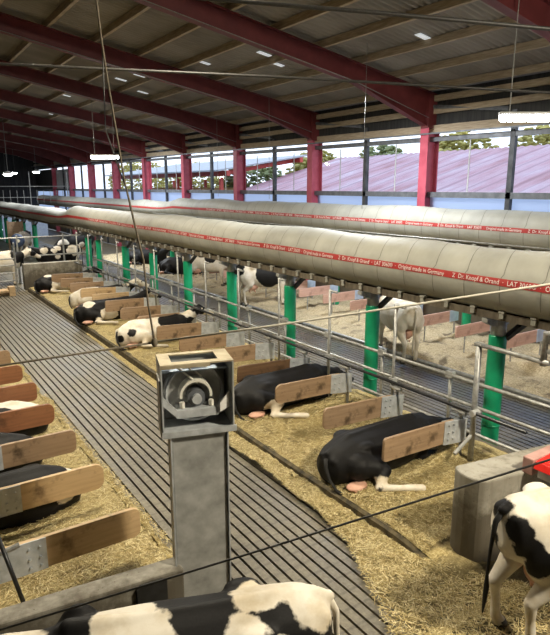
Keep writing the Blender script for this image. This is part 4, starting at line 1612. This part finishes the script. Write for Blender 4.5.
def paint(me, mode, blobs, legwhite, info, seed):
    """signed distance to the patches: positive = black coat"""
    n = len(me.vertices)
    co = np.zeros(n * 3)
    me.vertices.foreach_get('co', co)
    co = co.reshape(-1, 3)
    d = np.full(n, 9.0)
    for (x, y, z, r) in blobs:
        q = np.sqrt(((co - np.array([x, y, z])) ** 2).sum(1)) - r
        d = np.minimum(d, q)
    val = -d if mode == 'black_on_white' else d
    if legwhite:
        for (x, y, z, r) in legwhite:
            q = np.sqrt(((co - np.array([x, y, z])) ** 2).sum(1)) - r
            val = np.minimum(val, q)
    val = np.clip(val, -0.4, 0.4)
    a = me.attributes.new('patch', 'FLOAT', 'POINT')
    # noise in the material averages 0.5 * 0.16; shift so that zero lies on the edge
    a.data.foreach_set('value', (val + 0.495 - 0.08).astype(np.float32))


def randblobs(seed, n, lying):
    r = random.Random(seed)
    out = []
    zc = 0.4 if lying else 1.05
    for i in range(n):
        a = r.uniform(0, 2 * PI)
        out.append((r.uniform(-1.0, 0.95), 0.33 * math.cos(a), zc + 0.36 * math.sin(a), r.uniform(0.16, 0.38)))
    hd = (1.32, 0, 1.36) if not lying else (1.24, 0, 0.9)
    return out


def make_cow(label, loc, rz, pose='stand', mode='black_on_white', blobs=(), legwhite=(), vox=0.03, scale=1.0, detail=True, tail='dark', **kw):
    me, info = (cow_standing if pose == 'stand' else cow_lying)(vox=vox, **kw)
    paint(me, mode, blobs, legwhite, info, 1)
    me.materials.append(M['coat'])
    e = empty('dairy_cow', loc, rz)
    e.scale = scale if isinstance(scale, tuple) else (scale,) * 3
    b = bpy.data.objects.new('body', me)
    COL.objects.link(b)
    b.parent = e
    tl = info['tail']
    MB().tube([p[:3] for p in tl], [p[3] for p in tl], 8).build('tail', M['tail_dark'] if tail == 'dark' else M['tail_pale'], e, smooth=True)
    u = MB()
    for c, r in info['udder']:
        u.ell(c, r, None, 16, 12)
    ud = u.build('udder', M['pink'], e, smooth=True)
    if detail:
        tm = MB()
        for p in info['teats']:
            tm.tube([p, (p[0], p[1], p[2] - 0.06)], [0.02, 0.012], 8)
        tm.build('teats', M['pink'], ud, smooth=True)
    for p in info['eyes']:
        MB().ell(p, (0.024,) * 3, None, 10, 8).build('eye', M['eye'], e, smooth=True)
    d, sd, up = info['fr']
    R = Matrix((sd, d, up)).transposed()
    MB().ell(info['muz'], (0.058, 0.035, 0.05), R, 12, 8).build('nose', M['pink'] if kw.get('pinknose') else M['hoof'], e, smooth=True)
    for (x, y) in info['hooves']:
        MB().loft([((x, y, 0.0), (0.075, 0, 0), (0, 0.062, 0)), ((x - 0.005, y, 0.04), (0.072, 0, 0), (0, 0.062, 0)), ((x - 0.02, y, 0.09), (0.06, 0, 0), (0, 0.056, 0))], 12).build('hoof', M['hoof'], e, smooth=True)
    tag(e, label, 'cow', 'holstein cows')
    return e


R_ = math.radians
FLAT = (1.0, 0.96, 0.82)
# --- cows of the middle row, rumps to the kerb
make_cow('large black cow with white hind foot, lying by the concrete wall end', (5.45, 5.44, 0.11), R_(1), 'lie', 'white_on_black',
         [(-0.50, -0.56, 0.16, 0.16), (-0.32, -0.80, 0.12, 0.22), (-0.10, -0.90, 0.12, 0.18), (-0.85, -0.34, 0.03, 0.12)], (), 0.022, FLAT, side=-1, neck_turn=R_(-10), head='down')
make_cow('black cow with a white hind leg lying just behind the winch housing', (5.62, 8.16, 0.14), R_(2), 'lie', 'white_on_black',
         [(-0.50, -0.56, 0.22, 0.22), (-0.32, -0.80, 0.12, 0.22), (-0.10, -0.90, 0.12, 0.18), (1.62, 0.0, 0.45, 0.14), (1.42, 0.0, 0.56, 0.06)], (), 0.028, FLAT, side=-1, head='down')
make_cow('mostly white cow with black spots lying in the stall below the hanging rope', (5.45, 13.55, 0.14), R_(2), 'lie', 'black_on_white',
         [(-0.98, -0.16, 0.32, 0.11), (-0.7, -0.3, 0.5, 0.12), (-0.85, 0.25, 0.6, 0.12), (0.4, -0.2, 0.6, 0.40), (0.85, 0, 0.5, 0.28), (1.25, 0, 0.9, 0.24), (-0.1, 0.2, 0.75, 0.2)], (), 0.03, FLAT, side=-1)
make_cow('black and white cow lying at the kerb with its tail hanging over', (5.28, 16.65, 0.14), R_(3), 'lie', 'white_on_black',
         [(-0.50, -0.56, 0.16, 0.16), (-0.32, -0.80, 0.12, 0.22), (-0.10, -0.90, 0.12, 0.18), (-0.15, -0.45, 0.3, 0.30), (-0.62, -0.12, 0.72, 0.17), (-0.45, 0.3, 0.6, 0.2), (0.3, -0.6, 0.05, 0.3), (1.4, 0, 0.8, 0.2)], (), 0.03, FLAT, side=-1)
make_cow('white rumped cow lying one stall beyond the cow with hanging tail', (5.75, 18.9, 0.14), R_(0), 'lie', 'black_on_white',
         [(0.35, 0.0, 0.6, 0.45), (1.0, 0, 0.6, 0.25), (-0.95, 0.3, 0.5, 0.15)], (), 0.034, FLAT, side=-1)
make_cow('black and white cow lying in the last middle stall before the far concrete wall', (5.45, 22.6, 0.14), R_(4), 'lie', 'white_on_black',
         [(-0.50, -0.56, 0.16, 0.16), (-0.32, -0.80, 0.12, 0.22), (-0.10, -0.90, 0.12, 0.18), (-0.1, -0.45, 0.35, 0.42), (-0.5, 0.0, 0.76, 0.13), (0.35, -0.6, 0.05, 0.3)], (), 0.036, FLAT, side=-1)
# --- cows under the boards beside the aisle, rumps to the aisle
make_cow('black and white cow lying under the second pale orange board, rump to aisle', (0.74, 7.22, -0.05), R_(180), 'lie', 'white_on_black',
         [(-0.72, 0.25, 0.45, 0.20), (-0.95, 0.05, 0.62, 0.10)], (), 0.03, FLAT, side=-1)
make_cow('black cow lying in shade under the third board from the low wall', (0.55, 8.50, -0.04), R_(181), 'lie', 'white_on_black',
         [(1.5, 0, 0.8, 0.15)], (), 0.03, FLAT, side=-1)
make_cow('black cow with a white back patch lying under a reddish board', (0.92, 9.74, -0.02), R_(179), 'lie', 'white_on_black',
         [(-0.60, -0.05, 0.70, 0.34), (0.3, 0.1, 0.75, 0.2)], (), 0.03, FLAT, side=-1)
# --- standing cow at the right edge and the back at the bottom edge
make_cow('white cow with black patches standing beside the concrete wall, rump toward the straw', (4.97, 2.29, 0.03), R_(-17), 'stand', 'black_on_white',
         [(-0.98, 0.13, 1.32, 0.11), (-1.0, 0.02, 1.36, 0.09), (-0.93, -0.15, 1.22, 0.12), (-0.90, -0.24, 1.06, 0.12), (-0.80, -0.29, 0.93, 0.13), (-0.60, -0.32, 0.92, 0.12), (-0.44, -0.34, 1.02, 0.13), (-0.32, -0.34, 1.12, 0.11), (-1.0, 0.12, 1.0, 0.10), (-0.96, 0.10, 0.85, 0.10), (-0.18, 0.0, 1.42, 0.17), (0.1, -0.3, 1.25, 0.2), (-0.08, -0.36, 0.96, 0.11), (0.5, 0, 1.2, 0.4), (1.5, 0, 1.2, 0.32)], (), 0.018, 1.0, legs=0.05)
make_cow('black and white cow standing across the bottom edge, only its back in view', (1.22, 2.92, 0.02), R_(159), 'stand', 'white_on_black',
         [(-0.52, -0.05, 1.40, 0.17), (-0.42, 0.2, 1.30, 0.13), (-0.86, 0.05, 1.34, 0.17), (-0.60, 0.24, 1.18, 0.10), (-0.95, -0.1, 1.2, 0.14), (-0.75, 0.32, 1.0, 0.15), (0.24, 0.14, 1.28, 0.25), (0.30, 0, 1.38, 0.20), (-0.70, -0.05, 1.42, 0.13), (0.9, 0.1, 1.2, 0.25)], (), 0.02, 1.015, legs=0.03, tail='pale')
# --- cows along the windows
make_cow('white cow standing with its tail toward the second slatted alley', (9.98, 9.55, 0.05), R_(66), 'stand', 'black_on_white',
         [(1.5, 0, 1.2, 0.25)], (), 0.026, 1.0, legs=0.06, head='low', tail='pale')
make_cow('black and white cow standing in pale straw between two green posts', (10.55, 16.3, 0.08), R_(-22), 'stand', 'black_on_white',
         [(-0.85, 0, 1.2, 0.27), (-0.75, 0.0, 1.36, 0.13), (0.1, -0.25, 1.1, 0.46), (0.45, 0, 1.2, 0.33), (1.4, 0, 1.2, 0.3)], (), 0.032, 1.0, legs=0.05)
make_cow('white cow with black patches standing head low in pale straw under the rear tube', (10.75, 20.9, 0.08), R_(-28), 'stand', 'black_on_white',
         [(0.15, -0.3, 1.2, 0.24), (-0.2, -0.2, 1.35, 0.2), (0.7, -0.15, 1.25, 0.18), (1.3, 0, 0.8, 0.2), (-0.6, 0.2, 1.2, 0.2)], (), 0.034, 1.0, legs=0.05, head='low')
make_cow('black cow with white face lying in pale straw behind the fifth green post', (11.2, 24.4, 0.07), R_(-40), 'lie', 'white_on_black',
         [(1.45, 0, 0.78, 0.2), (0.9, 0, 0.3, 0.25)], (), 0.036, 1.0, side=-1)
make_cow('black cow lying in straw at the far window side, beyond the fourth green post', (11.2, 28.6, 0.07), R_(-30), 'lie', 'white_on_black',
         [(-0.5, -0.3, 0.3, 0.2), (1.4, 0, 0.8, 0.15)], (), 0.04, 1.0, side=-1)
# --- far crossing
make_cow('white cow with dark patches standing in the far crossing behind the pipe gate', (3.75, 26.0, 0.0), R_(4), 'stand', 'black_on_white',
         [(0.75, -0.1, 1.2, 0.3), (1.45, 0, 1.3, 0.16), (0.95, 0, 0.9, 0.16)], (), 0.036, 1.0, legs=0.05)
make_cow('black and white cow standing long side on behind the far concrete wall', (6.6, 27.4, 0.0), R_(186), 'stand', 'white_on_black',
         [(-0.55, 0.25, 1.3, 0.20), (-0.35, 0.3, 1.15, 0.14), (-0.6, 0.3, 1.05, 0.12), (0.15, 0.25, 1.38, 0.18), (0.32, 0.3, 1.22, 0.14), (0.2, 0.3, 0.95, 0.12), (0.75, 0.2, 1.25, 0.16), (1.5, 0, 1.2, 0.25), (-0.95, 0, 1.2, 0.24), (-0.9, 0.2, 0.8, 0.3)], (), 0.036, 1.0, legs=0.05)
make_cow('black cow with white face standing head low in the far passage', (9.1, 33.5, 0.0), R_(190), 'stand', 'white_on_black',
         [(1.6, 0, 0.6, 0.25), (0.9, 0.2, 0.9, 0.3), (-0.1, 0.3, 0.8, 0.2)], (), 0.038, 1.0, head='low')
make_cow('pale cow standing facing the aisle in the far passage, before the bluish panel', (7.1, 37.5, 0.0), R_(-110), 'stand', 'black_on_white',
         [(-0.2, 0, 1.3, 0.4)], (), 0.04, 1.0)
